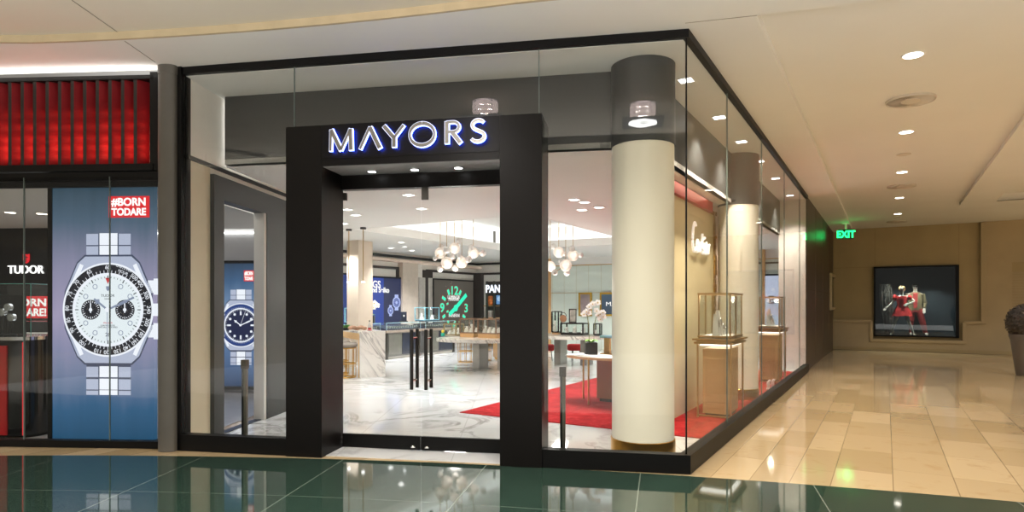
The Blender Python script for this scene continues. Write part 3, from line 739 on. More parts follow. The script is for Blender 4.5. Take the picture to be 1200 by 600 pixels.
# fascia of red louvres
fa = thing('louvre_fascia', 'black fascia of angled red-lit louvres above the watch shop window', 'fascia', T.w(0, 0, 0), T.a)
xr = tx(178)
obj('back_board', MB().box(TL, xr + .03, .17, .22, 3.0, 4.06), 'blackg', fa)
obj('top_rail', MB().box(TL, xr + .03, -.02, .2, 3.985, 4.03), 'rail', fa)
obj('bottom_rail', MB().box(TL, xr + .03, -.03, .22, 3.0, 3.07), 'rail', fa)
obj('end_board', MB().box(xr - .01, xr + .09, -.02, .2, 3.0, 4.06), 'rail', fa)
step = .1425; k0 = tx(25)
n_l = int((xr - TL) / step) + 1
xs = sorted(k0 + (i - 30) * step for i in range(60) if TL + .02 < k0 + (i - 30) * step < xr - .09)
for x in xs:
    lv = obj('louvre', MB().prism([(x, -.01), (x + .036, -.01), (x + .112, .09), (x + .08, .1)], 3.07, 3.985), 'black', fa)
    obj('red_panel', MB().prism([(x + .039, -.009), (x + .115, .089), (x + .112, .09), (x + .036, -.008)], 3.072, 3.983), 'redlit', lv)
for i, x in enumerate(xs[-15:]):
    k_ = (.8, 1.15, .7, 1.35)[i % 4]
    for z_, e_ in ((3.18, .2), (3.27, .26), (3.37, .2), (3.5, .14), (3.64, .07)): lamp('POINT', (x + .12, .015, z_), e_ * k_, '#ff8068', fa, .02)
lamp('AREA', (-1.5, -.07, 3.995), 5, '#ffffff', fa, 3.2, rot=(R(180), 0, 0), size_y=.06)
# window frame and panes
zb = .02
sfr('trim_22', MB().box(TL, .16, -.03, .06, 0, .075).box(TL, .16, .0, .06, 2.9, 2.99).box(TL, .16, .07, .1, 2.84, 2.99), 'rail', T)
for a, b in ((TL, tx(27)), (tx(28.5), tx(127.5)), (tx(129), .1)): pane(T, a, b, .07, 2.94, .0)
sfr('trim_23', MB().box(tx(27.4), tx(28.3), -.002, .014, .07, 2.94).box(tx(127.9), tx(128.7), -.002, .014, .07, 2.94), 'seal', T)
sfr('wall_watch_shop_right', MB().box(.05, .15, .06, .32, 0, 2.95), 'rail', T)
# room behind: rear wall in black and grey, ceiling with a light cove
TD = 4.2
sfr('wall_watch_shop_rear', MB().box(TL - 2.5, -3.1, TD - .5, TD - .4, 0, 2.9), 'blackg', T)
sfr('wall_watch_shop_rear', MB().box(-3.1, .6, TD, TD + .1, 0, 2.9), 'greyw', T)
sfr('wall_watch_shop_left', MB().box(-7.8, -7.7, .1, TD, 0, 2.9), 'greyw', T)
sfr('ceiling', MB().box(-7.8, .0, .11, TD - .12, 2.86, 2.92), 'store', T)
sfr('trim_24', MB().box(-3.1, .3, TD - .05, TD - .01, 2.8, 2.82), emit('cove_strip', '#ffffff', 4.0), T)
lamp('AREA', T.w(-2.6, 1.8, 2.83), 45, '#f4f4ff', None, 3.5, size_y=2.0, rot=(0, 0, T.a))
# ---- large lightbox with the chronograph picture
LD = .14
lx0, lx1 = tx(59.5, LD), tx(180.5, LD); lz0, lz1 = tz(515, 120, LD), tz(211, 120, LD)
lb = thing('watch_lightbox', 'tall blue lightbox poster of a white-dial chronograph behind the shop glass', 'poster', T.w((lx0 + lx1) / 2, LD, 0), T.a)
cxm = (lx0 + lx1) / 2
stops = [(0, '#194f74'), (.12, '#2a5f8a'), (.28, '#7886ab'), (.48, '#aba4c8'), (.66, '#8f90b0'), (.84, '#4b647c'), (1, '#203f50')]
obj('print', MB().box(lx0 - cxm + .02, lx1 - cxm, 0, .06, lz0, lz1), poster_mat('blue_poster_print', stops, .68, lz0, lz1), lb)
obj('frame', MB().box(lx0 - cxm - .03, lx0 - cxm + .02, -.01, .07, lz0 - .06, lz1 + .06).box(lx0 - cxm, lx1 - cxm + .05, -.01, .07, lz0 - .06, lz0).box(lx0 - cxm, lx1 - cxm + .05, -.01, .07, lz1, lz1 + .06), 'rail', lb)
U = (hit(T, LD, 140)[0] - hit(T, LD, 130)[0]) / 10      # metres per picture point on the poster
pm = {k: print_mat('print_' + k, h, s) for k, h, s in (('steel', '#b2bcd6', .78), ('steel_light', '#e6ecf8', .88), ('steel_dark', '#4a5777', .5), ('dial', '#dfeaf2', .85), ('black', '#151a2a', .6),
      ('grey', '#8b98b4', .7), ('blue', '#1b3f86', .7), ('navy', '#0d1f4d', .6), ('red', '#c33a3f', .8))}
def watch(root, px, pz, u, style):
    """printed wrist watch: bracelet, case, bezel ring with numerals, dial, sub-dials and hands"""
    def P_(a, b): return (px + a * u, pz + b * u)
    def R4(mb, a0, a1, b0, b1, y): return mb.poly([P_(a0, b0), P_(a1, b0), P_(a1, b1), P_(a0, b1)], y, y + .002)
    Y = lambda k: -.002 * k
    for b0, b1, rows in ((40, 86, ((62, 72), (73, 86), (46, 61))), (-96, -40, ((-62, -46), (-76, -64), (-90, -78), (-96, -91)))):
        br = obj('bracelet', R4(MB(), -26, 26, b0, b1, Y(2)), pm['steel_dark'], root)
        for z0, z1 in rows:
            obj('link', R4(MB(), -10.5, 10.5, z0, z1 + .3, Y(3)), pm['steel_light'], br); obj('link', R4(MB(), -26, -12, z0, z1 - .3, Y(3)), pm['steel'], br); obj('link', R4(MB(), 12, 26, z0, z1 - .3, Y(3)), pm['steel'], br)
    cs_ = MB().poly([P_(*p) for p in ((-50, -20), (-36, -52), (-27, -60), (27, -60), (36, -52), (50, -20), (50, 20), (36, 52), (27, 60), (-27, 60), (-36, 52), (-50, 20))], Y(5), Y(4))
    case = obj('case', cs_, pm['steel'], root)
    ol = [(-51.5, -20.5), (-37, -53.5), (-28, -62), (28, -62), (37, -53.5), (51.5, -20.5), (51.5, 20.5), (37, 53.5), (28, 62), (-28, 62), (-37, 53.5), (-51.5, 20.5)]
    obj('case_outline', MB().poly([P_(*p) for p in ol], Y(4), Y(3)), pm['steel_dark'], case)
    for sx_ in (-1, 1):
        for sz_ in (-1, 1):
            q = [(sx_ * a, sz_ * b) for a, b in ((41, 22), (47, 22), (33, 52), (29, 50))]
            obj('lug_highlight', MB().poly([P_(*p) for p in (q if sx_ * sz_ > 0 else q[::-1])], Y(6), Y(5)), pm['steel_light'], case)
    e = MB()
    if style == 'chrono':
        for z in (26, -24): R4(e, 46, 56, z - 7, z + 7, Y(4)); R4(e, 53, 60, z - 9, z + 9, Y(5))
    R4(e, 50, 58, -7, 7, Y(4)); obj('crown', e, pm['steel_light'], case)
    bz = obj('bezel', MB().ring(*P_(0, 0), 41 * u, 52 * u, Y(7), Y(5), 72), pm['black' if style == 'chrono' else 'blue'], root)
    obj('bezel_rim', MB().ring(*P_(0, 0), 38.5 * u, 41.5 * u, Y(8), Y(5), 72).ring(*P_(0, 0), 51 * u, 53 * u, Y(8), Y(5), 72), pm['steel_light'], bz)
    nums = MB()
    for k in range(60):
        a = R(6 * k)
        nums.rect(px + 43 * u * math.sin(a), pz + 43 * u * math.cos(a), .5 * u, (3 if k % 5 else 4.5) * u, Y(8), Y(7), -a)
    obj('bezel_marking', nums, pm['steel_light'], bz)
    if style == 'chrono':
        for s_, dg in (('60', 0), ('65', -27), ('70', -50), ('75', -68), ('80', -88), ('85', -104), ('90', -119), ('100', -142), ('110', -166), ('120', 180), ('130', 166), ('140', 152), ('160', 138), ('180', 124), ('200', 107), ('240', 90), ('300', 70), ('400', 52), ('500', 40)):
            me = text(s_, 6.2 * u, .001, bold=.0002); me.transform(Matrix.Translation((0, 0, -2.2 * u)))
            me.transform(Matrix.Rotation(R(dg), 4, 'Y')); a = R(dg)
            obj('numeral', me, pm['steel_light'], bz, (px + 48 * u * math.sin(a), Y(8) - .001, pz + 48 * u * math.cos(a)))
        for s_, dg, rr_ in (('UNITS PER', 22, 49), ('HOUR', 23, 44.5)):
            me = text(s_, 4.2 * u, .001); me.transform(Matrix.Rotation(R(dg), 4, 'Y')); a = R(dg)
            obj('numeral', me, pm['steel_light'], bz, (px + rr_ * u * math.sin(a), Y(8) - .001, pz + rr_ * u * math.cos(a)))
    else:
        for s_, dg in (('10', 60), ('20', 120), ('40', -120), ('50', -60)):
            me = text(s_, 8 * u, .001); me.transform(Matrix.Rotation(R(dg), 4, 'Y')); a = R(dg)
            obj('numeral', me, pm['steel_light'], bz, (px + 46 * u * math.sin(a), Y(8) - .001, pz + 46 * u * math.cos(a)))
    dl = obj('dial', MB().disc(*P_(0, 0), 39 * u, Y(7), Y(5), 64), pm['dial' if style == 'chrono' else 'navy'], root)
    mk, rg = MB(), MB()
    for k in range(60):
        a = R(6 * k); mk.rect(px + 36.5 * u * math.sin(a), pz + 36.5 * u * math.cos(a), (.45 if k % 5 else 1.0) * u, (2 if k % 5 else 4) * u, Y(8), Y(7), -a)
    for k in range(12):
        a = R(30 * k)
        if style == 'chrono':
            if k % 3: rg.ring(px + 30 * u * math.sin(a), pz + 30 * u * math.cos(a), 2.2 * u, 2.9 * u, Y(8), Y(7), 20)
        elif k % 3: rg.disc(px + 30 * u * math.sin(a), pz + 30 * u * math.cos(a), 3 * u, Y(8), Y(7), 20)
        else: rg.rect(px + 29 * u * math.sin(a), pz + 29 * u * math.cos(a), 4 * u, 9 * u, Y(8), Y(7), -a)
    obj('minute_track', mk, pm['black' if style == 'chrono' else 'steel_light'], dl); obj('hour_marker', rg, pm['grey' if style == 'chrono' else 'steel_light'], dl)
    if style == 'chrono':
        for sx_ in (-1, 1):
            sd = obj('subdial', MB().disc(*P_(20 * sx_, 0), 11.2 * u, Y(8), Y(7), 40), pm['black'], root)
            q = MB()
            for k in range(24):
                a = R(15 * k); q.rect(px + (20 * sx_) * u + 9.2 * u * math.sin(a), pz + 9.2 * u * math.cos(a), .6 * u, (1.6 if k % 4 else 3) * u, Y(9), Y(8), -a)
            q.rect(*P_(20 * sx_, 2), 1.2 * u, 11 * u, Y(10), Y(9), R(180 if sx_ < 0 else 0)).disc(*P_(20 * sx_, 0), 2 * u, Y(10), Y(9), 20)
            obj('subdial_marking', q, pm['steel_light'], sd)
        obj('date_window', text('28', 6 * u, .001), pm['black'], dl, (px, Y(8) - .001, pz - 30 * u))
        obj('dial_writing', text('TUDOR', 4.2 * u, .001, sx=1.1), pm['black'], dl, (px, Y(8) - .001, pz + 14.5 * u))
        obj('dial_writing', text('GENEVE', 2.2 * u, .001), pm['black'], dl, (px, Y(8) - .001, pz + 11.5 * u))
        obj('dial_writing', text('200m:660ft', 2.4 * u, .001), pm['red'], dl, (px, Y(8) - .001, pz - 15.5 * u))
        obj('dial_writing', text('CHRONOMETER\nOFFICIALLY CERTIFIED', 2.3 * u, .001), pm['black'], dl, (px, Y(8) - .001, pz - 18.5 * u))
        sh = MB().poly([P_(-2, 24), P_(-1.2, 22), P_(0, 21), P_(1.2, 22), P_(2, 24), P_(2, 26.5), P_(-2, 26.5)][::-1][::-1], Y(8), Y(7))
        obj('dial_emblem', sh, pm['grey'], dl)
        obj('hour_triangle', MB().poly([P_(-3, 36), P_(0, 29), P_(3, 36)], Y(8), Y(7)), pm['red'], dl)
    hd = 'grey' if style == 'chrono' else 'steel_light'
    hands = [(-52, 20, 2.2), (66, 34, 2.2), (180 if style == 'chrono' else 20, 35, .6)]
    for k, (dg, ln, w_) in enumerate(hands):
        a = R(dg); m_ = MB().rect(px + ln / 2 * u * math.sin(a), pz + ln / 2 * u * math.cos(a), w_ * u, ln * u, Y(11 + k), Y(10 + k), -a)
        if k == 0: m_.rect(px + 15 * u * math.sin(a), pz + 15 * u * math.cos(a), 5 * u, 5 * u, Y(11), Y(10), -a + R(45))
        if k == 1: m_.rect(px + 20 * u * math.sin(a), pz + 20 * u * math.cos(a), 3.4 * u, 10 * u, Y(12), Y(11), -a)
        obj('hand', m_, pm[hd], root)
    obj('hand_cap', MB().disc(*P_(0, 0), 2.6 * u, Y(14), Y(10), 24), pm['steel_light'], root)
wx, wz = hit(T, LD, 127.5, 363)
watch(lb, wx - cxm, wz, U, 'chrono')
def slogan(parent, x, z, w, h, y, mats=('red', 'whitep')):
    p = obj('slogan_plate', MB().box(x - w / 2, x + w / 2, y - .006, y, z - h / 2, z + h / 2), mats[0], parent)
    obj('lettering', text('#BORN', h * .5, .003, bold=h * .016, sx=w / h / 1.98), mats[1], p, (x, y - .008, z + h * .06))
    obj('lettering', text('TODARE', h * .46, .003, bold=h * .016, sx=w / h / 2.15), mats[1], p, (x, y - .008, z - h * .39))
sx0, sz0 = hit(T, LD, 128, 255); sx1, sz1 = hit(T, LD, 175.5, 230)
slogan(lb, (sx0 + sx1) / 2 - cxm, (tz(255, 150, LD) + tz(230, 150, LD)) / 2, sx1 - sx0, tz(230, 150, LD) - tz(255, 150, LD), -.004)
# ---- inner screen with the blue diver watch, seen through the doorway
q0, q1 = hit(T, TD, 262)[0], hit(T, TD, 299.5)[0]; z0, z1 = hit(T, TD, 280, 452)[1], hit(T, TD, 280, 309)[1]
qc = (q0 + q1) / 2
ib = thing('watch_lightbox', 'blue lightbox poster of a blue dive watch seen through the dark doorway', 'poster', T.w(qc, TD - .06, 0), T.a)
obj('print', MB().box(q0 - qc - .25, q1 - qc + .08, 0, .05, z0, z1), poster_mat('blue_inner_print', [(0, '#123a66'), (.35, '#5d84b8'), (.6, '#86a6d0'), (.85, '#3b6490'), (1, '#20405f')], .62, z0, z1), ib)
obj('frame', MB().box(q0 - qc - .3, q1 - qc + .12, -.01, .06, z1, z1 + .05).box(q0 - qc - .3, q1 - qc + .12, -.01, .06, z0 - .06, z0).box(q0 - qc - .3, q0 - qc - .25, -.01, .06, z0, z1).box(q1 - qc + .08, q1 - qc + .12, -.01, .06, z0, z1), 'rail', ib)
iu = (hit(T, TD, 290)[0] - hit(T, TD, 280)[0]) / 10
cx_, cz_ = hit(T, TD, 284.5, 381)
watch(ib, cx_ - qc, cz_, iu * .47, 'diver')
s0_, s1_ = hit(T, TD, 288)[0], hit(T, TD, 299.5)[0]
slogan(ib, (s0_ + s1_) / 2 - qc, hit(T, TD, 290, 323.5)[1], s1_ - s0_, .19, -.004)
# ---- curved counter with glass case, sign, lit plate
CD = .5
ctx = [tx(-40, CD), tx(47, CD)]
pl_ = [(ctx[0], .32), (ctx[1] - .28, .32)] + [(ctx[1] - .28 + .28 * math.sin(R(a)), .6 - .28 * math.cos(R(a))) for a in range(10, 91, 10)] + [(ctx[1], 1.1), (ctx[0], 1.1)]
ctm = (ctx[0] + ctx[1]) / 2
ct = thing('display_counter', 'gloss black rounded counter with red panel under the watch shop window', 'counter', T.w(ctm, 0, 0), T.a)
sh_ = [(a - ctm, b) for a, b in pl_]; ztop = tz(394, 20, CD)
obj('body', MB().prism(sh_, .03, ztop - .04), 'blackg', ct)
obj('worktop', MB().prism([(a * 1.0 + (.02 if a > 0 else 0), b - .015 if b < .5 else b) for a, b in sh_], ztop - .04, ztop), 'chrome', ct)
obj('red_panel', MB().box(tx(-40, .31) - ctm, tx(8, .31) - ctm, .305, .322, .05, ztop - .1), 'redlac', ct)
obj('red_strip', MB().box(tx(26, .31) - ctm, tx(27.5, .31) - ctm, .31, .322, .05, ztop - .06), 'red', ct)
obj('plinth', MB().prism([(a * .98, b + .03) for a, b in sh_], 0, .03), 'rail', ct)
zt_ = tz(333, 20, CD)
gx0, gx1 = tx(-30, CD) - ctm, tx(46, CD) - ctm
cse = thing('glass_case', 'clear glass case with watch stands on the rounded black counter', 'display case', T.w(ctm, 0, ztop), T.a)
hgt = zt_ - ztop
obj('glass_box', MB().box(gx0, gx1, .38, .388, .002, hgt).box(gx0, gx1, .95, .958, .002, hgt).box(gx1 - .008, gx1, .388, .95, .002, hgt).box(gx0, gx1, .38, .958, hgt, hgt + .008), 'cglass', cse)
obj('back_board', MB().box(tx(-12, .9) - ctm, tx(29.5, .9) - ctm, .9, .92, .002, hgt * .8), 'blackg', cse)
gem = MB()
for a in ((gx1, .38), (gx1, .958)): gem.tube([(a[0], a[1], 0), (a[0], a[1], hgt)], .004, 6)
gem.tube([(gx0, .38, hgt), (gx1, .38, hgt)], .004, 6).tube([(gx1, .38, hgt), (gx1, .958, hgt)], .004, 6).tube([(tx(9, CD) - ctm, .38, 0), (tx(9, CD) - ctm, .38, hgt)], .004, 6)
obj('glass_edge', gem, mat('teal_glass_edge', '#5fa8a0', .2), cse)
ws = MB()
for px_, hh in ((10, .36), (14, .24), (3, .3)):
    x = tx(px_, .6) - ctm; ws.lathe([(.05, 0), (.05, .012), (.01, .02), (.01, hh - .05)], (x, .6, .004), 16)
wst = obj('watch_stand', ws, 'black', cse)
wr = MB()
for px_, hh in ((10, .36), (14, .24), (3, .3)):
    x = tx(px_, .6) - ctm
    wr.ring(x, hh - .02, .028, .045, .58, .62, 24)
    wr.disc(x, hh - .02, .03, .57, .578, 20)
obj('watch', wr, 'chrome', wst)
SDp = TD - .5
bx0, bz0 = hit(T, SDp, 10, 320.5); bx1, bz1 = hit(T, SDp, 52, 310)
tsn = thing('wall_sign', 'white TUDOR lettering with a red shield on the black rear wall', 'sign', T.w((bx0 + bx1) / 2, SDp, bz0), T.a)
me = text('TUDOR', (bz1 - bz0) * 1.3, .02); w_ = max(v.co.x for v in me.vertices) * 2; me.transform(Matrix.Diagonal(((bx1 - bx0) / w_, 1, 1, 1)))
obj('lettering', me, emit('sign_letter_white', '#ffffff', 1.4), tsn, (0, -.015, 0))
sb = MB().box(-.5 * (bx1 - bx0), -.47 * (bx1 - bx0), -.02, -.015, 0, .01)
hs = (bz1 - bz0) / 10.5
scx = hit(T, SDp, 31.5)[0] - (bx0 + bx1) / 2
shd = [(-3.7, 23), (-3.7, 16), (-2.5, 13.5), (0, 12), (2.5, 13.5), (3.7, 16), (3.7, 23), (1.5, 22.2), (0, 22.8), (-1.5, 22.2)]
obj('shield_emblem', MB().poly([(scx + a * hs, b * hs) for a, b in shd], -.02, -.002), 'red', tsn)
obj('shield_marking', MB().rect(scx, 17.3 * hs, .8 * hs, 8 * hs, -.024, -.02).rect(scx, 19 * hs, 5 * hs, .9 * hs, -.024, -.02), 'blackp', tsn)
px0, px1 = hit(T, SDp - .45, 7)[0], hit(T, SDp - .45, 57)[0]
lp = thing('slogan_lightbox', 'red and white lit BORN TO DARE plate partly hidden behind the tall poster', 'sign', T.w((px0 + px1) / 2, SDp - .45, hit(T, SDp - .45, 40, 360)[1]), T.a)
wd_ = px1 - px0; hh = .36
obj('white_plate', MB().box(-wd_ / 2, wd_ / 2, -.02, .04, 0, hh / 2), 'red', lp); obj('red_plate', MB().box(-wd_ / 2, wd_ / 2, -.02, .04, -hh / 2, 0), 'red', lp)
for s_, z in (('#BORN', .02), ('TODARE!', -.14)):
    me = text(s_, .17, .003, bold=.005); w_ = max(v.co.x for v in me.vertices) * 2; me.transform(Matrix.Diagonal((wd_ * .94 / w_, 1, 1, 1)))
    obj('lettering', me, 'whitep', lp, (0, -.024, z))
obj('bracket', MB().box(-.02, .02, .04, .44, -.02, .02), 'rail', lp)
# shelf unit beyond the counter
ux = hit(T, 2.6, 50)[0]
un = thing('display_cabinet', 'low black cabinet with a white top line behind the rounded counter', 'cabinet', T.w(ux, 2.3, 0), T.a)
obj('body', MB().box(-.3, .9, 0, .5, .3, 1.3), 'blackg', un); obj('white_edge', MB().box(-.3, .9, -.01, .0, 1.02, 1.05).box(-.3, .9, -.01, .0, 1.12, 1.14), 'white', un); obj('plinth', MB().box(-.25, .85, .05, .45, 0, .3), 'rail', un)
# ceiling spots of that room
for i, (px, py, lab) in enumerate(((12, 249, 'oval ceiling spot in the watch shop, above the shield sign'), (49, 250.5, 'oval ceiling spot in the watch shop, next to the tall poster'))):
    q = hz(px, py, 2.858); d = thing('ceiling_spot', lab, 'downlight', q, 0, 'watch shop ceiling spots')
    obj('ring', MB().lathe([(.06, -.002), (.08, -.006), (.08, .002), (.06, .002)], n=28), 'white', d); obj('lens', MB().lathe([(.062, -.003), (0, -.002)], n=28), 'lamp', d)
    lamp('SPOT', (0, 0, -.02), 22, '#ffffff', d, .05, 100)
# ------------------------------------------------------------------ inside the jewellery shop
def onw(fr, d, px, py): return hit(fr, d, px, py)
# long wall: trims and shop-in-shop panels
zt1 = hit(LW, 0, 497, 303.5)[1]; xl0, xl1 = hit(LW, 0, 396)[0], 14.3
zt2 = hit(LW, 0, 530, 319)[1]
sfr('trim_26', MB().box(2.6, xl1, -.04, 0, zt1 - .05, zt1 + .03), 'blackg', LW)
sfr('trim_27', MB().box(2.6, xl1, -.25, 0, zt1 - .2, zt1 - .11), 'pinkcream', LW)
g = MB()
for p0, p1 in ((396, 407), (436, 470), (499, 560.5)): g.box(hit(LW, 0, p0)[0], hit(LW, 0, p1)[0], -.05, 0, zt2 - .05, zt2 + .03)
for p, w_ in ((468, .35), (500.5, .5)): x = hit(LW, 0, p)[0]; g.box(x - w_ / 2, x + w_ / 2, -.05, 0, 0 if p > 480 else hit(LW, 0, 468, 325)[1], zt2)
sfr('trim_28', g, mat('dark_bronze_frame', '#2b2320', .4), LW)
g = MB()
for p0, p1 in ((472, 490),): g.box(hit(LW, -.2, p0)[0], hit(LW, -.2, p1)[0], -.2, 0, 0, zt1 - .12)
sfr('trim_29', g, mat('rose_cream_panel', '#cdbfb0', .6), LW)
g = MB()
for p in (493.5, 496, 504, 506.5): x = hit(LW, -.05, p)[0]; g.box(x - .1, x + .1, -.06, 0, 0, hit(LW, 0, 506, 326)[1])
sfr('trim_30', g, 'pad', LW)
xr0, xr1 = 0.05, hit(SB, 0, 590)[0] + 1.2
sfr('trim_31', MB().box(0, XT, -.05, 0, zt2 - .05, zt2 + .03).box(0, .35, -.2, 0, 0, zt2), mat('dark_bronze_post', '#2b2320', .4), SB)
sfr('trim_32', MB().box(0, XT, -.04, 0, zt1 - .05, zt1 + .03), 'blackg', SB)
# blue advertising screen
def screen(fr, p0, p1, y0, y1, d, name, label, m, cat='screen'):
    x0, x1 = hit(fr, d, p0)[0], hit(fr, d, p1)[0]; pmid = (p0 + p1) / 2
    z0, z1 = hit(fr, d, pmid, y1)[1], hit(fr, d, pmid, y0)[1]
    o = thing(name, label, cat, fr.w((x0 + x1) / 2, d, z0), fr.a); w = (x1 - x0) / 2; h = z1 - z0
    obj('screen_face', MB().box(-w, w, -.02, 0, 0, h), m, o)
    g = MB()
    for a in ((-w - .05, -w, -.05, h + .05), (w, w + .05, -.05, h + .05), (-w, w, h, h + .05), (-w, w, -.05, 0)): g.box(a[0], a[1], -.03, .02, a[2], a[3])
    obj('screen_frame', g, 'rail', o)
    return o, w, h, (x0 + x1) / 2, z0
o, w, h, xm, zm = screen(LW, 430, 471.5, 326, 402, -.1, 'display_screen', 'blue advertising screen with two pale watch dials behind the marble bar', print_mat('screen_navy', '#16224f', .8))
xs_ = hit(LW, -.1, 449)[0] - xm
obj('bright_band', MB().box(-w, xs_, -.024, -.02, 0, h), print_mat('screen_blue', '#123a9c', .85), o)
dial = MB(); rings = MB()
for px, py, r in ((464, 354.5, 7.2), (457, 364, 5)):
    x, z = hit(LW, -.1, px, py); x -= xm; z -= zm; k = .026 * r
    dial.ring(x, z, k * .75, k, -.028, -.022, 30, 0, 360).disc(x, z, k * .3, -.028, -.022, 20); rings.ring(x, z, k * .4, k * .66, -.028, -.022, 30)
    for a in range(0, 360, 30): dial.rect(x + k * .55 * math.sin(R(a)), z + k * .55 * math.cos(R(a)), k * .06, k * .18, -.03, -.026, -R(a))
    dial.rect(x, z + k * 1.15, k * .9, k * .4, -.028, -.022).rect(x, z - k * 1.15, k * .9, k * .4, -.028, -.022)
obj('watch_picture', dial, print_mat('screen_pale', '#aebcf0', .9), o); obj('watch_picture', rings, print_mat('screen_mid', '#5468b8', .8), o)
for s_, px, py, sz in (('GS', 440.5, 337, .3), ('Grand Seiko', 441, 342.5, .22)):
    x, z = hit(LW, -.1, px, py); obj('lettering', text(s_, sz, .004, bold=.006), 'whitep', o, (x - xm, -.028, z - zm))
o2, w2, h2, xm2, zm2 = screen(LW, 400, 409.5, 322, 402, -.1, 'display_screen', 'narrow blue screen strip beside the tan pillar', print_mat('screen_blue_strip', '#1d3a86', .7))
# dark screen with the teal luminous clock
o, w, h, xm, zm = screen(LW, 508, 554, 329, 398, -.06, 'clock_screen', 'dark wall screen showing a teal luminous clock face with red outlines', print_mat('clock_screen_grey', '#4c4740', .8))
tl = print_mat('lume_teal', '#2ff0c0', .95); ro = print_mat('lume_red', '#8f2a1e', .8)
ax, az = hit(LW, -.06, 533.5, 361); ax -= xm; az -= zm
uh = hit(LW, -.06, 543, 361)[0] - hit(LW, -.06, 533.5, 361)[0]; kx_ = uh / 9.5; kz = hit(LW, -.06, 533, 351)[1] - hit(LW, -.06, 533, 361)[1]; kz /= 10
def ck(px, py):
    x, z = hit(LW, -.06, px, py); return x - xm, z - zm
def bar(mb, p, q, wd_, y0, y1, grow=0):
    a, b = Vector(ck(*p)), Vector(ck(*q)); d = (b - a).normalized(); a -= d * grow; b += d * grow; n = Vector((-d.y, d.x)) * (wd_ / 2 + grow)
    return mb.poly([tuple(a - n), tuple(b - n), tuple(b + n), tuple(a + n)], y0, y1)
B1_, B2_ = MB(), MB()
segs = [((524, 339.5), (526, 345.5)), ((539.5, 340.5), (537.5, 345.5)), ((517.5, 348), (521.5, 351.5)), ((541.5, 369.5), (544.5, 372.5)), ((518, 372), (521, 369.5)), ((525, 376), (524, 378.5)), ((537.5, 376), (538.5, 378)), ((523.5, 355), (524, 357)), ((523.5, 364), (524, 366))]
for p, q in segs: bar(B1_, p, q, .11, -.03, -.02); bar(B2_, p, q, .11, -.024, -.02, .028)
obj('hour_marker', B1_, tl, o); obj('marker_outline', B2_, ro, o)
for s_, px, py in (('12', 531.5, 340.5), ('3', 545.5, 361), ('9', 517.5, 360.5), ('6', 532, 381)):
    x, z = ck(px, py)
    for m_, bo, yy in ((tl, .008, -.03), (ro, .03, -.024)):
        me = text(s_, .44, .006, bold=bo, sx=1.2); me.transform(Matrix.Translation((0, 0, -.15))); obj('numeral', me, m_, o, (x, yy, z))
hm = MB(); bar(hm, (533, 361), (545.5, 345.5), .15, -.045, -.035); bar(hm, (533, 361), (525.5, 368.5), .15, -.045, -.035); hm.disc(*ck(533, 361), .12, -.05, -.035, 20)
obj('hand', hm, tl, o)
for s_, px, py in (('LUMINOR', 531, 350), ('MARINA', 531, 352.5), ('PANERAI', 531.5, 371.5)):
    x, z = ck(px, py); obj('lettering', text(s_, .17, .004), 'whitep', o, (x, -.03, z))
# dark alcove beyond the clock with its own sign
x0a = hit(SB, -.02, 565)[0] + .25; x1a = XT - .1; za = hit(SB, 0, 575, 330)[1]
al = thing('watch_alcove', 'dark watch alcove with the lit sign starting PANE at the shop rear', 'shop alcove', SB.w((x0a + x1a) / 2, -.02, 0), BA)
aw = (x1a - x0a) / 2
obj('back_panel', MB().box(-aw, aw, -.03, 0, 0, za), mat('alcove_dark', '#352e2a', .5), al)
x, z = hit(SB, -.36, 569.3, 342.8)
obj('sign_lettering', text('PANERAI', .4, .02, 'LEFT', bold=.008, sx=.84), emit('alcove_sign', '#e6efff', 1.6), al, (x - (x0a + x1a) / 2, -.36, z))
for py, lab in ((358, 'upper tan shelf in the dark alcove, carrying the orange vase'), (372, 'lower tan shelf in the dark alcove, carrying the cream box')):
    zz = hit(SB, -.2, 575, py)[1]; sf = thing('wall_shelf', lab, 'shelf', SB.w((x0a + x1a) / 2, -.05, zz - .03), BA, 'alcove shelves')
    obj('board', MB().box(-aw, aw, -.28, 0, 0, .03, .004), 'walnut', sf); obj('bracket', MB().box(-aw + .1, -aw + .13, -.2, 0, -.1, 0), 'dsteel', sf); obj('bracket', MB().box(aw - .13, aw - .1, -.2, 0, -.1, 0), 'dsteel', sf)
g = MB()
for p in (570.5, 579): x = hit(SB, -.36, p)[0]; g.box(x - .04, x + .04, -.37, -.335, 0, za)
sfr('trim_37', g, 'dsteel', SB)
def px_thing(fr, d, px, py): x, z = hit(fr, d, px, py); return fr.w(x, d, z)
q = px_thing(SB, -.2, 575, 358)
v = thing('orange_vase', 'small orange patterned vase on the alcove shelf under the PANE sign', 'vase', q); obj('body', MB().lathe([(.06, 0), (.13, .08), (.14, .25), (.09, .34), (.07, .36)], n=24), mat('orange_glaze', '#d8742a', .4, 0, .4, 20), v); obj('base_ring', MB().lathe([(.075, -.001), (.075, .02), (.0, .02)], n=24), 'gold', v)
o, w, h, xm, zm = screen(SB, 582, 589, 346, 356.5, -.2, 'display_screen', 'small light blue screen in the dark alcove next to the black portal', print_mat('screen_sky', '#5f8fc4', .8))
obj('screen_picture', MB().disc(0, h * .6, h * .28, -.026, -.02, 24), print_mat('screen_sky_light', '#a8c8e8', .8), o)
q = px_thing(SB, -.2, 574.5, 372)
v = thing('gift_box', 'cream box standing on the lower alcove shelf', 'box', q, BA); obj('body', MB().box(-.1, .1, -.08, .08, .001, .2), 'pad', v); obj('lid', MB().box(-.11, .11, -.09, .09, .2, .26), 'paper', v)
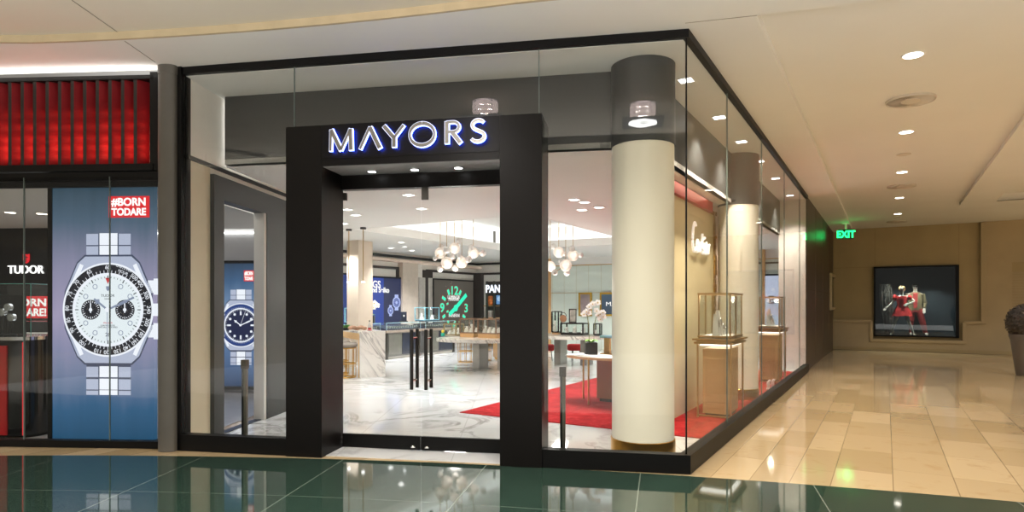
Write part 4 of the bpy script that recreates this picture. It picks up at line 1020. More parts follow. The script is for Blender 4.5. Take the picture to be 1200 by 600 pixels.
# rear wall: gold-framed picture and logo panel, pale blue lit panel far right
def framed(p0, p1, y0, y1, label, m):
    x0, x1 = hit(SB, -.03, p0)[0], hit(SB, -.03, p1)[0]; z0, z1 = hit(SB, -.03, (p0 + p1) / 2, y1)[1], hit(SB, -.03, (p0 + p1) / 2, y0)[1]
    o = thing('framed_panel', label, 'frame', SB.w((x0 + x1) / 2, -.014, z0), BA); w = (x1 - x0) / 2; h = z1 - z0; t = .06
    g = MB()
    for a in ((-w, -w + t, 0, h), (w - t, w, 0, h), (-w + t, w - t, 0, t), (-w + t, w - t, h - t, h)): g.box(a[0], a[1], -.06, 0, a[2], a[3])
    obj('frame', g, mat('gold_frame', '#a9841e', .35, .6), o); obj('panel', MB().box(-w + t, w - t, -.03, 0, t, h - t), m, o)
    return o, (x0 + x1) / 2, z0
framed(678.5, 693.8, 342.8, 370.5, 'narrow gold-framed mauve picture on the pale green panel wall', mat('mauve_picture', '#8f7f80', .4, 0, .35, 2))
o, xm, zm = framed(703.3, 746, 342.8, 370.5, 'gold-framed blue panel with white letters MA next to the round column', poster_mat('blue_stripe_panel', [(0, '#31465c'), (1, '#4b6a86')], .5, 0, 1.0))
x, z = hit(SB, -.06, 709.5, 358.5); obj('lettering', text('MAYORS', .2, .006, 'LEFT', sx=1.35), 'whitep', o, (x - xm, -.035, z - zm))
o, w, h, xm, zm = screen(SB, 896.5, 922, 323, 384, -.05, 'lit_panel', 'pale lavender lit panel with a dark letter E behind the far showcase', print_mat('lavender_light', '#c6d0ea', .95))
x, z = hit(SB, -.07, 903.8, 355.5); obj('lettering', text('E', .32, .006, bold=.01), 'blackp', o, (x - xm, -.026, z - zm))
sfr('trim_33', MB().box(hit(SB, -.1, 892)[0], hit(SB, -.1, 896.5)[0], -.12, 0, 0, 3.2), 'walnut', SB)
sfr('trim_34', MB().box(hit(SB, -.1, 880)[0], 11.7, -.06, 0, hit(SB, 0, 905, 309)[1], hit(SB, 0, 905, 307)[1]), 'blackg', SB)

# tan pillar
pp = Vector((-3.92, 16.0)); PF = Fr(pp, SA)
pb = base('wall_pillar', (pp.x, pp.y, 0), SA)
obj('pillar_shaft', MB().box(0, .52, 0, .4, .09, ZI), mat('sand_plaster', '#cbbcaa', .6, 0, .03), pb); obj('pillar_base', MB().box(-.01, .53, -.01, .41, 0, .09), 'white', pb)
# two slim pendants over the bar
for px, lab in ((408.8, 'slim black pendant lamp, the one nearer the door frame'), (425.6, 'slim black pendant lamp in front of the tan pillar')):
    q = hz(px, 268.5 if px < 415 else 266.5, ZI); p = thing('pendant_lamp', lab, 'pendant lamp', q, 0, 'slim pendants over the marble bar')
    zt_ = EYE + (HY - 331) / FPX * q.y - q.z
    obj('canopy', MB().lathe([(0, 0), (.065, 0), (.065, -.04), (0, -.04)], n=24), 'black', p); obj('rod', MB().tube([(0, 0, -.04), (0, 0, zt_ + .02)], .011, 8), 'bronze', p)
    obj('lamp_tip', MB().lathe([(.0, -.01), (.035, -.005), (.035, .02), (.0, .025)], (0, 0, zt_), 20), 'lampc', p)

# marble bar, stools and what stands on it
mb_ = Fr((-3.2, 13.2), R(29.4)); MT = .99
bar_ = thing('marble_bar', 'white veined marble bar table with waterfall end and oak inside', 'table', mb_.w(0, 0), R(29.4))
obj('top', MB().box(0, .55, 0, 2.4, MT - .05, MT), 'marble2', bar_); obj('end_panel', MB().box(0, .55, 0, .05, .0, MT - .05), 'marble2', bar_)
obj('end_panel', MB().box(0, .55, 2.35, 2.4, .0, MT - .05), 'marble2', bar_); obj('lining', MB().box(-.002, .55, .05, .12, .0, MT - .05), 'oak', bar_); obj('apron', MB().box(.0, .5, .12, 2.35, MT - .19, MT - .05), 'oak', bar_)
def stool(label, x, y, seat='fabric', group='gold cage stools', sh=.74):
    s_ = thing('bar_stool', label, 'stool', (x, y, 0), 0, group)
    obj('seat', MB().lathe([(0, sh - .1), (.2, sh - .1), (.235, sh - .07), (.24, sh - .03), (.21, sh), (0, sh + .008)], n=32), seat, s_)
    for z_, r_ in ((.015, .2), (.3, .2), (sh - .11, .21)): obj('ring', MB().tube([(r_ * math.cos(R(a)), r_ * math.sin(R(a)), z_) for a in range(0, 360, 12)], .012, 6, True), 'gold', s_)
    for k in range(8): a = R(45 * k + 10); obj('rod', MB().tube([(.2 * math.cos(a), .2 * math.sin(a), .01), (.205 * math.cos(a), .205 * math.sin(a), sh - .1)], .008, 6), 'gold', s_)
    return s_
st = stool('gold cage stool with a taupe round seat at the marble bar, beside its end', -3.53, 13.35)
d = dup(st, (-3.85, 14.0, 0), label='gold cage stool further along the marble bar, half behind the first stool')
q = mb_.w(.1, .75, MT)
def onbar(px, t=.25):
    x, _ = hit(mb_, t, px); return mb_.w(x, t, MT)
def leafy(name, label, loc, pot_r, n_, h_, m_='leaf'):
    p = thing(name, label, 'plant', loc); obj('bowl', MB().lathe([(pot_r * .6, .001), (pot_r, .05), (pot_r * .95, .06), (0, .05)], n=24), 'soil', p)
    g = MB()
    for k in range(n_):
        a = rnd.uniform(0, 6.28); t = rnd.uniform(.2, .9) * pot_r; h2_ = h_ * rnd.uniform(.5, 1)
        b = Vector((t * math.cos(a), t * math.sin(a), .05)); tip = b + Vector((math.cos(a) * .05, math.sin(a) * .05, h2_)); n_v = Vector((-math.sin(a), math.cos(a), 0)) * .014
        g._q([g.bm.verts.new(v) for v in (b - n_v * .4, (b + tip) / 2 - n_v, tip, (b + tip) / 2 + n_v)])
    obj('foliage', g, m_, p); return p
leafy('succulent_bowl', 'black bowl of small green succulents on the marble bar', onbar(404, .62), .13, 60, .09)
dw = MB()
for k in range(9):
    a = rnd.uniform(-.5, .5); x = -.18 + k * .045
    dw.ball((x * .8, rnd.uniform(-.03, .03), .06 + .012 * math.sin(k * 1.3)), .05, (1.2, .8, .85), 12, 8)
t = obj('driftwood', dw, mat('driftwood_brown', '#a27c62', .7, 0, .3, 12, bump=.6), None, onbar(419, .32), R(10)); tag(t, 'gnarled brown driftwood ornament lying on the marble bar', 'ornament')
b_ = thing('bottle', 'small clear bottle with a red label at the marble bar end', 'bottle', onbar(433, .3))
obj('body', MB().lathe([(.03, .001), (.036, .01), (.036, .1), (.014, .15), (.014, .19), (0, .19)], n=20), mat('bottle_glass', '#b7b5b0', .1), b_); obj('label', MB().lathe([(.037, .02), (.0375, .06)], n=20), 'redlac', b_); obj('cap', MB().lathe([(.016, .19), (.016, .22), (0, .22)], n=16), 'dsteel', b_)
obj('saucer', MB().lathe([(0, 0), (.06, 0), (.065, .012), (0, .012)], n=24), 'redlac', b_)

# watch counters along the long wall
def counter(label, loc):
    c = thing('watch_counter', label, 'counter', loc, SA, 'grey watch counters along the long wall'); L = 1.5
    obj('plinth', MB().box(0.02, L - .02, .05, .55, .004, .06), 'white', c)
    obj('body', MB().box(.05, L - .05, .03, .55, .06, .74), mat('counter_grey', '#7d7a76', .4, .3), c)
    obj('door_panel', MB().box(.12, .62, .015, .03, .12, .7), 'steel', c); obj('door_panel', MB().box(.7, L - .1, .015, .03, .1, .72), 'navy', c)
    for x in (0.0, L - .06): obj('corner_post', MB().box(x, x + .06, -.01, .05, 0, .8), 'dsteel', c)
    obj('top', MB().box(-.02, L + .02, -.02, .6, .74, .81), mat('counter_top', '#a39486', .4), c)
    obj('glass_cover', MB().box(0, L, 0, .008, .81, 1.02).box(0, .008, .008, .58, .81, 1.02).box(L - .008, L, .008, .58, .81, 1.02).box(0, L, 0, .58, 1.02, 1.028), 'cglass', c)
    obj('cover_edge', MB().tube([(0, 0, 1.024), (L, 0, 1.024)], .008, 6).tube([(0, 0, .81), (0, 0, 1.024)], .008, 6).tube([(L, 0, .81), (L, 0, 1.024)], .008, 6), mat('pale_teal_edge', '#9fc4cc', .2), c)
    obj('display_pad', MB().hexa([(.04, .06, .812), (L - .04, .06, .812), (L - .04, .52, .812), (.04, .52, .812)], [(.04, .06, .84), (L - .04, .06, .84), (L - .04, .52, .95), (.04, .52, .95)]), 'navy', c)
    g = MB()
    for k in range(14): x = .1 + k * (L - .2) / 13; g.ring(x, .9, .018, .034, .06, .1, 14); g.disc(x, .9, .02, .055, .065, 12)
    obj('watch', g, 'chrome', c)
    return c
c1 = counter('grey watch counter with navy pads, its end next to the marble bar', (-3.54, 17.7, .004))
p_ = Vector((-3.54, 17.7)) + Vector((.512, .859)) * 1.75
c2 = dup(c1, (p_.x, p_.y, .004), label='grey watch counter under the clock screen, partly behind the door handles')
p_ = Vector((-3.54, 17.7)) - Vector((.512, .859)) * 1.75
c0 = dup(c1, (p_.x, p_.y, .004), label='grey watch counter almost hidden by the marble bar, below the blue screen')
def gcube(name, label, loc, rz, w, d_, h, frame_m, base_m='pad', inner=None, cat='display case', group=None, bt=.04, fr_r=.012):
    t = thing(name, label, cat, loc, rz, group); hw, hd = w / 2, d_ / 2
    obj('base', MB().box(-hw, hw, -hd, hd, .001, bt), base_m, t)
    g = MB().box(-hw, hw, -hd, -hd + .006, bt, h).box(-hw, hw, hd - .006, hd, bt, h).box(-hw, -hw + .006, -hd + .006, hd - .006, bt, h).box(hw - .006, hw, -hd + .006, hd - .006, bt, h)
    obj('glass_box', g, 'cglass', t)
    e = MB(); r_ = fr_r
    for x in (-hw, hw):
        for y in (-hd, hd): e.box(x - r_, x + r_, y - r_, y + r_, bt, h)
    for z in (bt, h):
        for y in (-hd, hd): e.box(-hw, hw, y - r_, y + r_, z - r_, z + r_)
        for x in (-hw, hw): e.box(x - r_, x + r_, -hd, hd, z - r_, z + r_)
    obj('case_frame', e, frame_m, t)
    if inner:
        g = MB(); rr_ = random.Random(sum(map(ord, label)))
        for k in range(inner): x = -hw * .75 + 1.5 * hw * k / max(1, inner - 1); hh_ = h * rr_.uniform(.25, .6); g.hexa([(x - .04, -.05, bt), (x + .04, -.05, bt), (x + .04, .06, bt), (x - .04, .06, bt)], [(x - .03, .0, bt + hh_), (x + .03, .0, bt + hh_), (x + .03, .03, bt + hh_), (x - .03, .03, bt + hh_)])
        obj('display_stand', g, 'paper', t)
        g = MB()
        for k in range(inner): x = -hw * .75 + 1.5 * hw * k / max(1, inner - 1); g.ring(x, bt + h * .3, .018, .026, -.075, -.055, 16)
        obj('jewel', g, 'chrome', t)
    return t
cw = c0.matrix_world
def oncounter(base_loc, x, y, z): f_ = Fr(base_loc, SA); return f_.w(x, y, z)
gcube('glass_case', 'tall lit glass case with navy base below the blue screen', oncounter(c0.location[:2], .9, .3, 1.034), SA, .5, .4, .42, mat('teal_edge', '#7fb6c4', .2), 'navy', 2)
lamp('POINT', oncounter(c0.location[:2], .9, .05, 1.42), 3, '#dfe8ff', None, .03)
gcube('glass_case', 'tall lit glass case on the watch counter below the clock screen', oncounter(c2.location[:2], .45, .3, 1.034), SA, .7, .4, .42, mat('teal_edge', '#7fb6c4', .2), 'navy', 2)
lamp('POINT', oncounter(c2.location[:2], .4, .1, 1.42), 3, '#dfe8ff', None, .03)
sg = thing('counter_sign', 'small navy framed card standing on the watch counter beside the cream panel', 'sign', oncounter(c1.location[:2], 1.15, .35, 1.034), SA)
obj('card', MB().box(-.13, .13, 0, .015, .03, .3), 'navy', sg); obj('foot', MB().box(-.13, .13, -.04, .06, 0, .03), 'dsteel', sg); obj('printed_mark', MB().disc(0, .18, .03, -.004, 0, 16), 'paper', sg)
def orchid(label, loc, stems, pot=.16, seed=1):
    r_ = random.Random(seed); o = thing('potted_orchid', label, 'orchid', loc)
    obj('pot', MB().box(-pot / 2, pot / 2, -pot / 2, pot / 2, .001, pot, .006), 'soil', o)
    for st_ in stems:
        obj('stem', MB().tube([(x, y, z) for x, y, z in st_[0]], .006, 6), 'stem', o)
        for (x, y, z, rr) in st_[1]:
            fl = MB()
            a0 = r_.uniform(-.5, .5)
            for k in range(5):
                a = a0 + R(90 + 72 * k); c, s = math.cos(a), math.sin(a); L = rr * (1.0 if k % 2 == 0 else 1.1); W = rr * .46
                pts = [(0, 0, 0), (.5, W, .18), (.85, W * .7, .12), (1.0, 0, 0), (.85, -W * .7, .12), (.5, -W, .18)]
                fl._q([fl.bm.verts.new((x + c * L * u_ - s * v_, y - n_ * rr * .6 - .004 * k, z + s * L * u_ + c * v_)) for u_, v_, n_ in [(p[0], p[1] if p[1] else 0, p[2]) for p in pts]])
            f_ = obj('flower', fl, 'petal', o)
            obj('flower_lip', MB().ball((x, y - rr * .35, z - rr * .1), rr * .2, (1, 1, 1), 8, 6), mat('lip_yellow', '#d9b23a', .6) if 'lip_yellow' not in bpy.data.materials else bpy.data.materials['lip_yellow'], f_)
    g = MB()
    for k in range(7):
        a = R(51 * k + 10); L = pot * r_.uniform(.7, 1.0); c, s = math.cos(a), math.sin(a)
        P_ = [(0, 0, pot * .95), (c * L * .5, s * L * .5, pot * 1.25), (c * L, s * L, pot * 1.1)]; n_ = Vector((-s, c, 0)) * pot * .2
        q_ = [Vector(p) for p in P_]
        g._q([g.bm.verts.new(v) for v in (q_[0] - n_ * .4, q_[1] - n_, q_[1] + n_, q_[0] + n_ * .4)]); g._q([g.bm.verts.new(v) for v in (q_[1] - n_, q_[2], q_[1] + n_)])
    obj('leaf_rosette', g, mat('orchid_leaf', '#7cb82e', .4, 0, .2) if 'orchid_leaf' not in bpy.data.materials else bpy.data.materials['orchid_leaf'], o)
    return o
ol = oncounter(c0.location[:2], 1.2, .62, .82)
sw = .022
orchid('small white orchid in front of the blue advertising screen', oncounter(c0.location[:2], 1.44, .3, 1.034), [([(0, 0, .1), (-.03, 0, .4), (-.05, 0, .45), (.08, 0, .55), (.18, 0, .5)], [(-.08, 0, .42, .08), (.0, 0, .52, .085), (.1, 0, .56, .085), (.18, 0, .5, .08), (.08, 0, .44, .07)])], .2, 3)

# centre tables of the shop
def outline(a, b, n=40, p=2.6): return [(a * math.copysign(abs(math.cos(t)) ** (2 / p), math.cos(t)), b * math.copysign(abs(math.sin(t)) ** (2 / p), math.sin(t))) for t in [2 * math.pi * i / n for i in range(n)]]
def ctable(label, x, y, a, b, legs):
    t = thing('display_table', label, 'table', (x, y, .004), BA)
    obj('top', MB().prism(outline(a, b), .68, .76), 'marble2', t)
    for lx, ly in legs: obj('leg', MB().box(lx - .09, lx + .09, ly - .2, ly + .2, 0, .68), 'steel', t)
    return t
ta = ctable('rounded marble display table with glass cases, seen through the right-hand door', -.75, 15.0, 1.0, .95, ((-.1, .15), (.5, .3)))
tb = ctable('marble display table with a long black-framed case, beyond the pale bollard', 1.35, 16.3, 1.15, .8, ((-.12, .05), (.6, .1)))
TA = Fr((-.75, 15.0), BA); TB = Fr((1.35, 16.3), BA)
def on(fr, px, t, z): x, _ = hit(fr, t, px); return fr.w(x, t, z)
zA = .765
ws_ = mat('walnut_frame', '#6e5440', .4)
gcube('glass_case', 'wood-framed glass case of jewellery stands, second from the portal on the marble table', on(TA, 552.5, .1, zA), BA, .4, .4, .44, ws_, 'walnut', 3, group='cases on the marble table', bt=.11, fr_r=.014)
gcube('glass_case', 'wood-framed glass case of jewellery stands right beside the black portal', on(TA, 576, .02, zA), BA, .5, .4, .44, ws_, 'walnut', 4, group='cases on the marble table', bt=.11, fr_r=.014)
gcube('glass_case', 'low glass case with yellow and teal trinkets under the clock screen', on(TA, 532, .25, zA), BA, .36, .34, .3, mat('amber_edge', '#8d7a48', .3), 'pad', 3)
tk = thing('trinket_stand', 'small teal and yellow ornament stand beside the low glass case', 'ornament', on(TA, 519, .0, zA), BA); obj('stand', MB().box(-.04, .04, -.03, .03, 0, .08), mat('teal_enamel', '#27a58c', .3), tk); obj('ornament_top', MB().ball((0, 0, .12), .04), mat('yellow_enamel', '#d8c22a', .3), tk)
stool('gold cage stool tucked behind the rounded marble table, nearer the counters', -1.25, 16.9, 'fabric', 'gold stools behind the tables', .68)
stool('gold cage stool tucked behind the rounded marble table, nearer the portal', -.78, 17.4, 'fabric', 'gold stools behind the tables', .68)
cb = thing('tan_cabinet', 'tan leather cabinet on a gold plinth behind the marble table', 'cabinet', (-.2, 17.8, .004), BA); obj('body', MB().box(-.28, .28, -.2, .2, .06, .66, .02), 'walnut', cb); obj('plinth', MB().box(-.24, .24, -.17, .17, 0, .06), 'gold', cb)
gcube('glass_case', 'long black-framed glass case on the marble table behind the orchid', on(TB, 673.5, .05, zA), BA, .62, .35, .3, 'blackg', 'blackg', 3, bt=.05, fr_r=.016)
gcube('glass_case', 'tall narrow black-framed glass case on the marble table edge', on(TB, 652.5, .25, zA), BA, .19, .19, .6, 'blackg', 'walnut', 1, bt=.06, fr_r=.014)
gcube('glass_case', 'small open black frame stand on the marble table beside the column', on(TB, 700.5, .1, zA), BA, .16, .12, .3, 'blackg', 'blackg', 1, bt=.03, fr_r=.014)
hb = thing('handbag', 'brown round handbag shown on top of the long glass case', 'bag', on(TB, 660, .1, zA + .318), BA); obj('bag_body', MB().ball((0, 0, .1), .1, (1, .5, 1)), 'cabin', hb); obj('bag_handle', MB().tube([(.09 * math.cos(R(a)), 0, .16 + .1 * math.sin(R(a))) for a in range(0, 181, 20)], .01, 6), 'dsteel', hb)
fs = thing('photo_stand', 'tilted black framed picture standing on the long glass case', 'frame', on(TB, 671, .1, zA + .318), BA + R(8)); g = MB()
for a in ((-.1, -.08, 0, .36), (.08, .1, 0, .36), (-.08, .08, 0, .02), (-.08, .08, .34, .36)): g.box(a[0], a[1], 0, .03, a[2], a[3])
obj('frame', g, 'blackg', fs); obj('picture', MB().box(-.08, .08, .015, .025, .02, .34), mat('grey_picture', '#9a958c', .4, 0, .5, 8), fs)
for x, y, lab in ((.95, 17.3, 'low red upholstered stool behind the marble table, left of its grey leg'), (1.75, 17.4, 'low red upholstered stool behind the marble table, right of its grey leg')):
    s_ = thing('ottoman', lab, 'stool', (x, y, .004), 0, 'red stools'); obj('seat', MB().lathe([(0, .28), (.2, .28), (.22, .32), (.22, .42), (.19, .45), (0, .45)], n=28), 'reddress', s_)
    for k in range(3): a = R(120 * k); obj('leg', MB().tube([(.16 * math.cos(a), .16 * math.sin(a), 0), (.13 * math.cos(a), .13 * math.sin(a), .29)], .012, 6), 'dsteel', s_)

# oval table on the red carpet
OT = Fr((1.72, 9.72), BA); zc_ = .014
ot = thing('oval_table', 'oval cream-topped table with oak edge on the red carpet', 'table', (1.72, 9.72, zc_), BA)
obj('top', MB().prism(outline(.92, .52, 48, 2.2), .70, .735), 'oak', ot); obj('top_inlay', MB().prism(outline(.9, .5, 48, 2.2), .735, .74), 'pad', ot)
for lx, ly in ((-.42, -.36), (-.74, .16), (.5, -.36), (.6, .3)): obj('leg', MB().tube([(lx, ly, 0), (lx, ly, .7)], .014, 10), 'gold', ot)
x_, _ = OT.l(1.31, 10.25)
cbx = thing('leather_cabinet', 'brown leather cabinet standing under the oval table', 'cabinet', (*OT.w(.05, .18)[:2], zc_), BA); obj('body', MB().box(-.5, .5, -.16, .22, .05, .68, .012), 'cabin', cbx); obj('plinth', MB().box(-.46, .5, -.13, .19, 0, .05), 'dsteel', cbx)
zo = .755
oq = on(OT, 692.5, .02, zo)
def ofs(px, py): return ((px - 692.5) / FPX * oq.y, 0, EYE + (HY - py) / FPX * oq.y - oq.z)
def fl_(pts): return [(*ofs(px, py), .05) for px, py in pts]
st1 = [ofs(*p) for p in ((690.5, 404), (690, 385), (688.5, 372), (690, 362), (695, 355.5), (701, 354))]; st2 = [ofs(*p) for p in ((696, 404), (696, 385), (698, 373), (701, 366.5), (706, 368))]
orchid('tall white orchid in a square black pot on the oval table', oq, [(st1, fl_([(687, 365), (690.5, 359.5), (694.5, 356), (700.5, 354.5), (684, 368), (690, 366.5)])), (st2, fl_([(699, 364), (703, 368), (707, 371), (703.5, 374), (701, 369), (706.5, 366)]))], .19, 5)
bk_ = thing('open_brochure', 'open white brochure lying on the oval table in front of the orchid', 'book', on(OT, 679, -.28, zo), BA + R(5)); obj('page', MB().hexa([(-.2, -.09, .0), (0, -.09, 0), (0, .09, 0), (-.2, .09, 0)], [(-.2, -.09, .008), (0, -.09, .016), (0, .09, .016), (-.2, .09, .008)]), 'paper', bk_); obj('page', MB().hexa([(0, -.09, 0), (.2, -.09, 0), (.2, .09, 0), (0, .09, 0)], [(0, -.09, .016), (.2, -.09, .008), (.2, .09, .008), (0, .09, .016)]), 'paper', bk_)
gd = thing('jewellery_stand', 'oak and glass jewellery stand beside the orchid on the oval table', 'stand', on(OT, 712, .24, zo), BA); obj('post', MB().box(-.045, .045, -.04, .04, 0, .26), 'oak', gd); obj('tray', MB().box(-.1, .12, -.09, .09, .26, .3), mat('blue_glass_tray', '#8fb0bd', .2), gd); obj('foot', MB().box(-.1, .1, -.08, .08, 0, .012), 'gold', gd)

# bubble chandeliers under the ceiling tray
def frost():
    k = NT('frosted_globe'); t = k.t
    tr = k.n('ShaderNodeBsdfTransparent'); df = k.n('ShaderNodeBsdfDiffuse'); df.inputs[0].default_value = lin('#f6ece4'); em = k.n('ShaderNodeEmission'); em.inputs[0].default_value = lin('#ffeedd'); em.inputs[1].default_value = .12
    a1, m1 = k.n('ShaderNodeAddShader'), k.n('ShaderNodeMixShader')
    t.links.new(df.outputs[0], a1.inputs[0]); t.links.new(em.outputs[0], a1.inputs[1])
    lw_ = k.n('ShaderNodeLayerWeight'); lw_.inputs[0].default_value = .35
    f = k.ma('MULTIPLY_ADD', lw_.outputs['Facing'], .55, .35)
    t.links.new(f, m1.inputs[0]); t.links.new(tr.outputs[0], m1.inputs[1]); t.links.new(a1.outputs[0], m1.inputs[2]); t.links.new(m1.outputs[0], k.out.inputs[0]); t.nodes.remove(k.b)
    return k.m
FROST = frost(); GLOW = emit('globe_light', '#fff3e4', 1.3); OPAL = mat('clear_bubble', '#d7d3cf', .15)
def chandelier(label, Yc, big, small):
    c0_ = Vector(((sum(p[0] for p in big) / len(big) - CX) / FPX * Yc, Yc, ZI + .615)); r_ = random.Random(len(small))
    ch = thing('bubble_chandelier', label, 'chandelier', c0_, 0, 'bubble chandeliers'); sc_ = Yc / FPX
    obj('ceiling_plate', MB().lathe([(0, 0), (.3, 0), (.3, -.03), (0, -.03)], n=32), 'white', ch)
    pts = []
    for lst, kind in ((big, 1), (small, 0)):
        for px, py, rp in lst:
            dy = r_.uniform(-.35, .35); k = (Yc + dy) / FPX
            p = Vector(((px - CX) * k, Yc + dy, EYE + (HY - py) * k)) - c0_; rad = rp * sc_
            if kind:
                gl = obj('globe', MB().ball(p, rad, (1, 1, 1), 28, 18), FROST, ch); obj('bulb', MB().ball(p, rad * .58), GLOW, gl)
                obj('rod', MB().tube([(p.x, p.y, p.z + rad), (p.x, p.y, -.03)], .008, 6), 'bronze', ch); pts.append(p)
            else:
                obj('bubble', MB().ball(p, rad, (1, 1, 1), 20, 12), OPAL, ch)
                q = min(pts, key=lambda v: (v - p).length); obj('stem', MB().tube([tuple(p), tuple(q)], .01, 6), 'bronze', ch)
    lamp('POINT', (0, 0, -1.9), 50, '#fffaf4', ch, .25)
    return ch
f4 = lambda L: [(500 + x / 10, 270 + y / 10, r / 10) for x, y, r in L]
chandelier('cluster of glowing glass bubbles hanging behind the right-hand door', 14.3, f4([(160, 265, 65), (325, 210, 65), (548, 265, 65), (235, 380, 68), (412, 372, 68)]),
           f4([(165, 190, 36), (235, 230, 40), (385, 120, 36), (520, 200, 36), (660, 268, 40), (95, 330, 27), (300, 305, 36), (380, 300, 30), (155, 455, 38), (335, 443, 40), (490, 340, 40)]))
f6 = lambda L: [(590 + x / 3.333, 160 + y / 3.333, r / 3.333) for x, y, r in L]
chandelier('cluster of glowing glass bubbles hanging between the portal and the round column', 14.7, f6([(216, 452, 21), (272, 465, 21), (182, 507, 21), (243, 503, 23)]),
           f6([(195, 430, 12), (240, 457, 10), (268, 438, 12), (302, 463, 11), (200, 530, 12), (248, 532, 12), (225, 487, 10)]))

# ceiling downlights inside
def square_light(q, label, group, e, s=.07, spot=110):
    d = thing('ceiling_downlight', label, 'downlight', q, SA, group)
    obj('frame', MB().box(-s - .015, s + .015, -s - .015, -s, -.006, .0).box(-s - .015, s + .015, s, s + .015, -.006, 0).box(-s - .015, -s, -s, s, -.006, 0).box(s, s + .015, -s, s, -.006, 0), 'white', d)
    obj('lens', MB().box(-s, s, -s, s, -.003, 0), 'lampc', d); lamp('SPOT', (0, 0, -.03), e, '#fff4e4' if s > .06 and 'side' in group else '#f8faff', d, .06, spot, .7)
od = ['first from the glass corner', 'second from the glass corner', 'third from the glass corner', 'fourth from the glass corner', 'fifth from the glass corner', 'sixth, furthest down the corridor']
for i, (px, py) in enumerate(((804, 94), (843, 137.5), (869, 166), (890, 189), (909, 209), (926, 229))):
    square_light(hz(px, py, ZD - .002), 'square downlight above the side showcases, ' + od[i], 'square downlights along the side glass', 260)
near = [(479, 228.5, 'beside the top door hinge'), (407, 245.6, 'left above the first pendant, upper one'), (417, 252, 'just above the pendant before the pillar'), (494, 244.5, 'at the meeting edge of the doors'), (403, 262, 'nearest the left door edge, lower one'), (398, 270, 'lowest at the left door edge')]
far = [(470, 284, 'beyond the bright tray, first row'), (458, 290.5, 'beyond the bright tray, near the tan pillar'), (483, 293.6, 'beyond the bright tray, near the cream panel')]
rgt = [(673, 234, 'right of the portal, uppermost of four'), (685, 237, 'right of the portal, second of four'), (702, 243, 'right of the portal, closest to the column'), (682, 246, 'right of the portal, lowest of four')]
for L, ee in ((near, 120), (far, 260), (rgt, 150)):
    for px, py, lab in L: square_light(hz(px, py, ZI - .002), 'square shop ceiling downlight ' + lab, 'square shop ceiling downlights', ee)

for i, (s_, m_) in enumerate(((12.4, 2.2), (12.4, 4.6), (12.4, 7.0), (12.4, 9.4), (5.5, 10.2), (8.0, 10.2), (10.4, 10.2), (8.5, 2.4), (11.0, 2.4))):  # extra rows of downlights added to brighten the deep end of the shop
    square_light(S.w(s_, m_, ZI - .002), 'added square downlight brightening the deep shop beyond the chandeliers', 'added deep shop ceiling downlights', 260, .055)
# jeweller's display wall between the columns, with script sign
SW = .87; se_ = hit(S, SW, 836)[0]
sfr('wall_display', MB().box(1.2, se_, SW, SW + .12, 0, 3.03).box(1.2, se_, SW + .06, SW + .12, 3.03, ZI), 'carw', S)
sfr('trim_35', MB().box(1.2, hit(S, SW, 831)[0], SW - .06, SW + .05, 3.03, 3.19), 'redlac', S)
g = MB(); xm0, xm1 = se_, hit(S, SW, 840)[0]; r_ = random.Random(4); z = .0
while z < 3.1:
    h_ = r_.uniform(.05, .11); n_ = 2; xx = xm0
    for k in range(n_): x2 = xm0 + (xm1 - xm0) * (k + 1) / n_; g.box(xx + .003, x2 - .003, SW - r_.uniform(.0, .03), SW + .1, z + .003, min(z + h_, 3.1) - .003); xx = x2
    z += h_
sfr('trim_36', g, mat('gold_mosaic', '#b58e50', .3, .7, .3, 14), S)
rv = hit(S, .64, 855)[0]
sfr('wall_display_return', MB().box(rv, rv + .1, .64, 1.3, 0, ZI).box(xm1, rv, 1.2, 1.3, 0, ZI), 'pinkcream', S)
lamp('AREA', S.w(2.7, .735, ZI - .015), 3.6, '#ffd2b8', None, 3.0, rot=(0, 0, SA), size_y=.2)
cx0, cz0 = hit(S, SW, 807.5, 302); cx1, _ = hit(S, SW, 829.5); czm = hit(S, SW, 818, 297)[1]
cs_ = thing('script_sign', 'white raised script lettering Cartier on the beige display wall', 'sign', S.w(cx0, SW - .005, czm), SA)
k = (cx1 - cx0) / 5.1
SCR = {'C': (0, [(1.0, 1.75), (.85, 1.95), (.6, 1.9), (.3, 1.4), (.2, .7), (.4, .1), (.75, .05), (1.05, .35)]), 'a': (1.15, [(.55, .75), (.3, .85), (.05, .5), (.15, .05), (.45, .2), (.58, .8), (.52, .15), (.75, .1)]),
       'r': (1.95, [(.0, .1), (.15, .75), (.1, .05), (.3, .6), (.55, .8)]), 't': (2.55, [(.25, 1.4), (.12, .2), (.3, .02), (.55, .15)]), 'i': (3.15, [(.15, .8), (.08, .15), (.25, .05), (.4, .2)]), 'e': (3.55, [(.05, .4), (.45, .55), (.35, .85), (.08, .5), (.2, .05), (.6, .2)]), 'r2': (4.25, [(.0, .1), (.18, .75), (.12, .05), (.32, .6), (.6, .8)])}
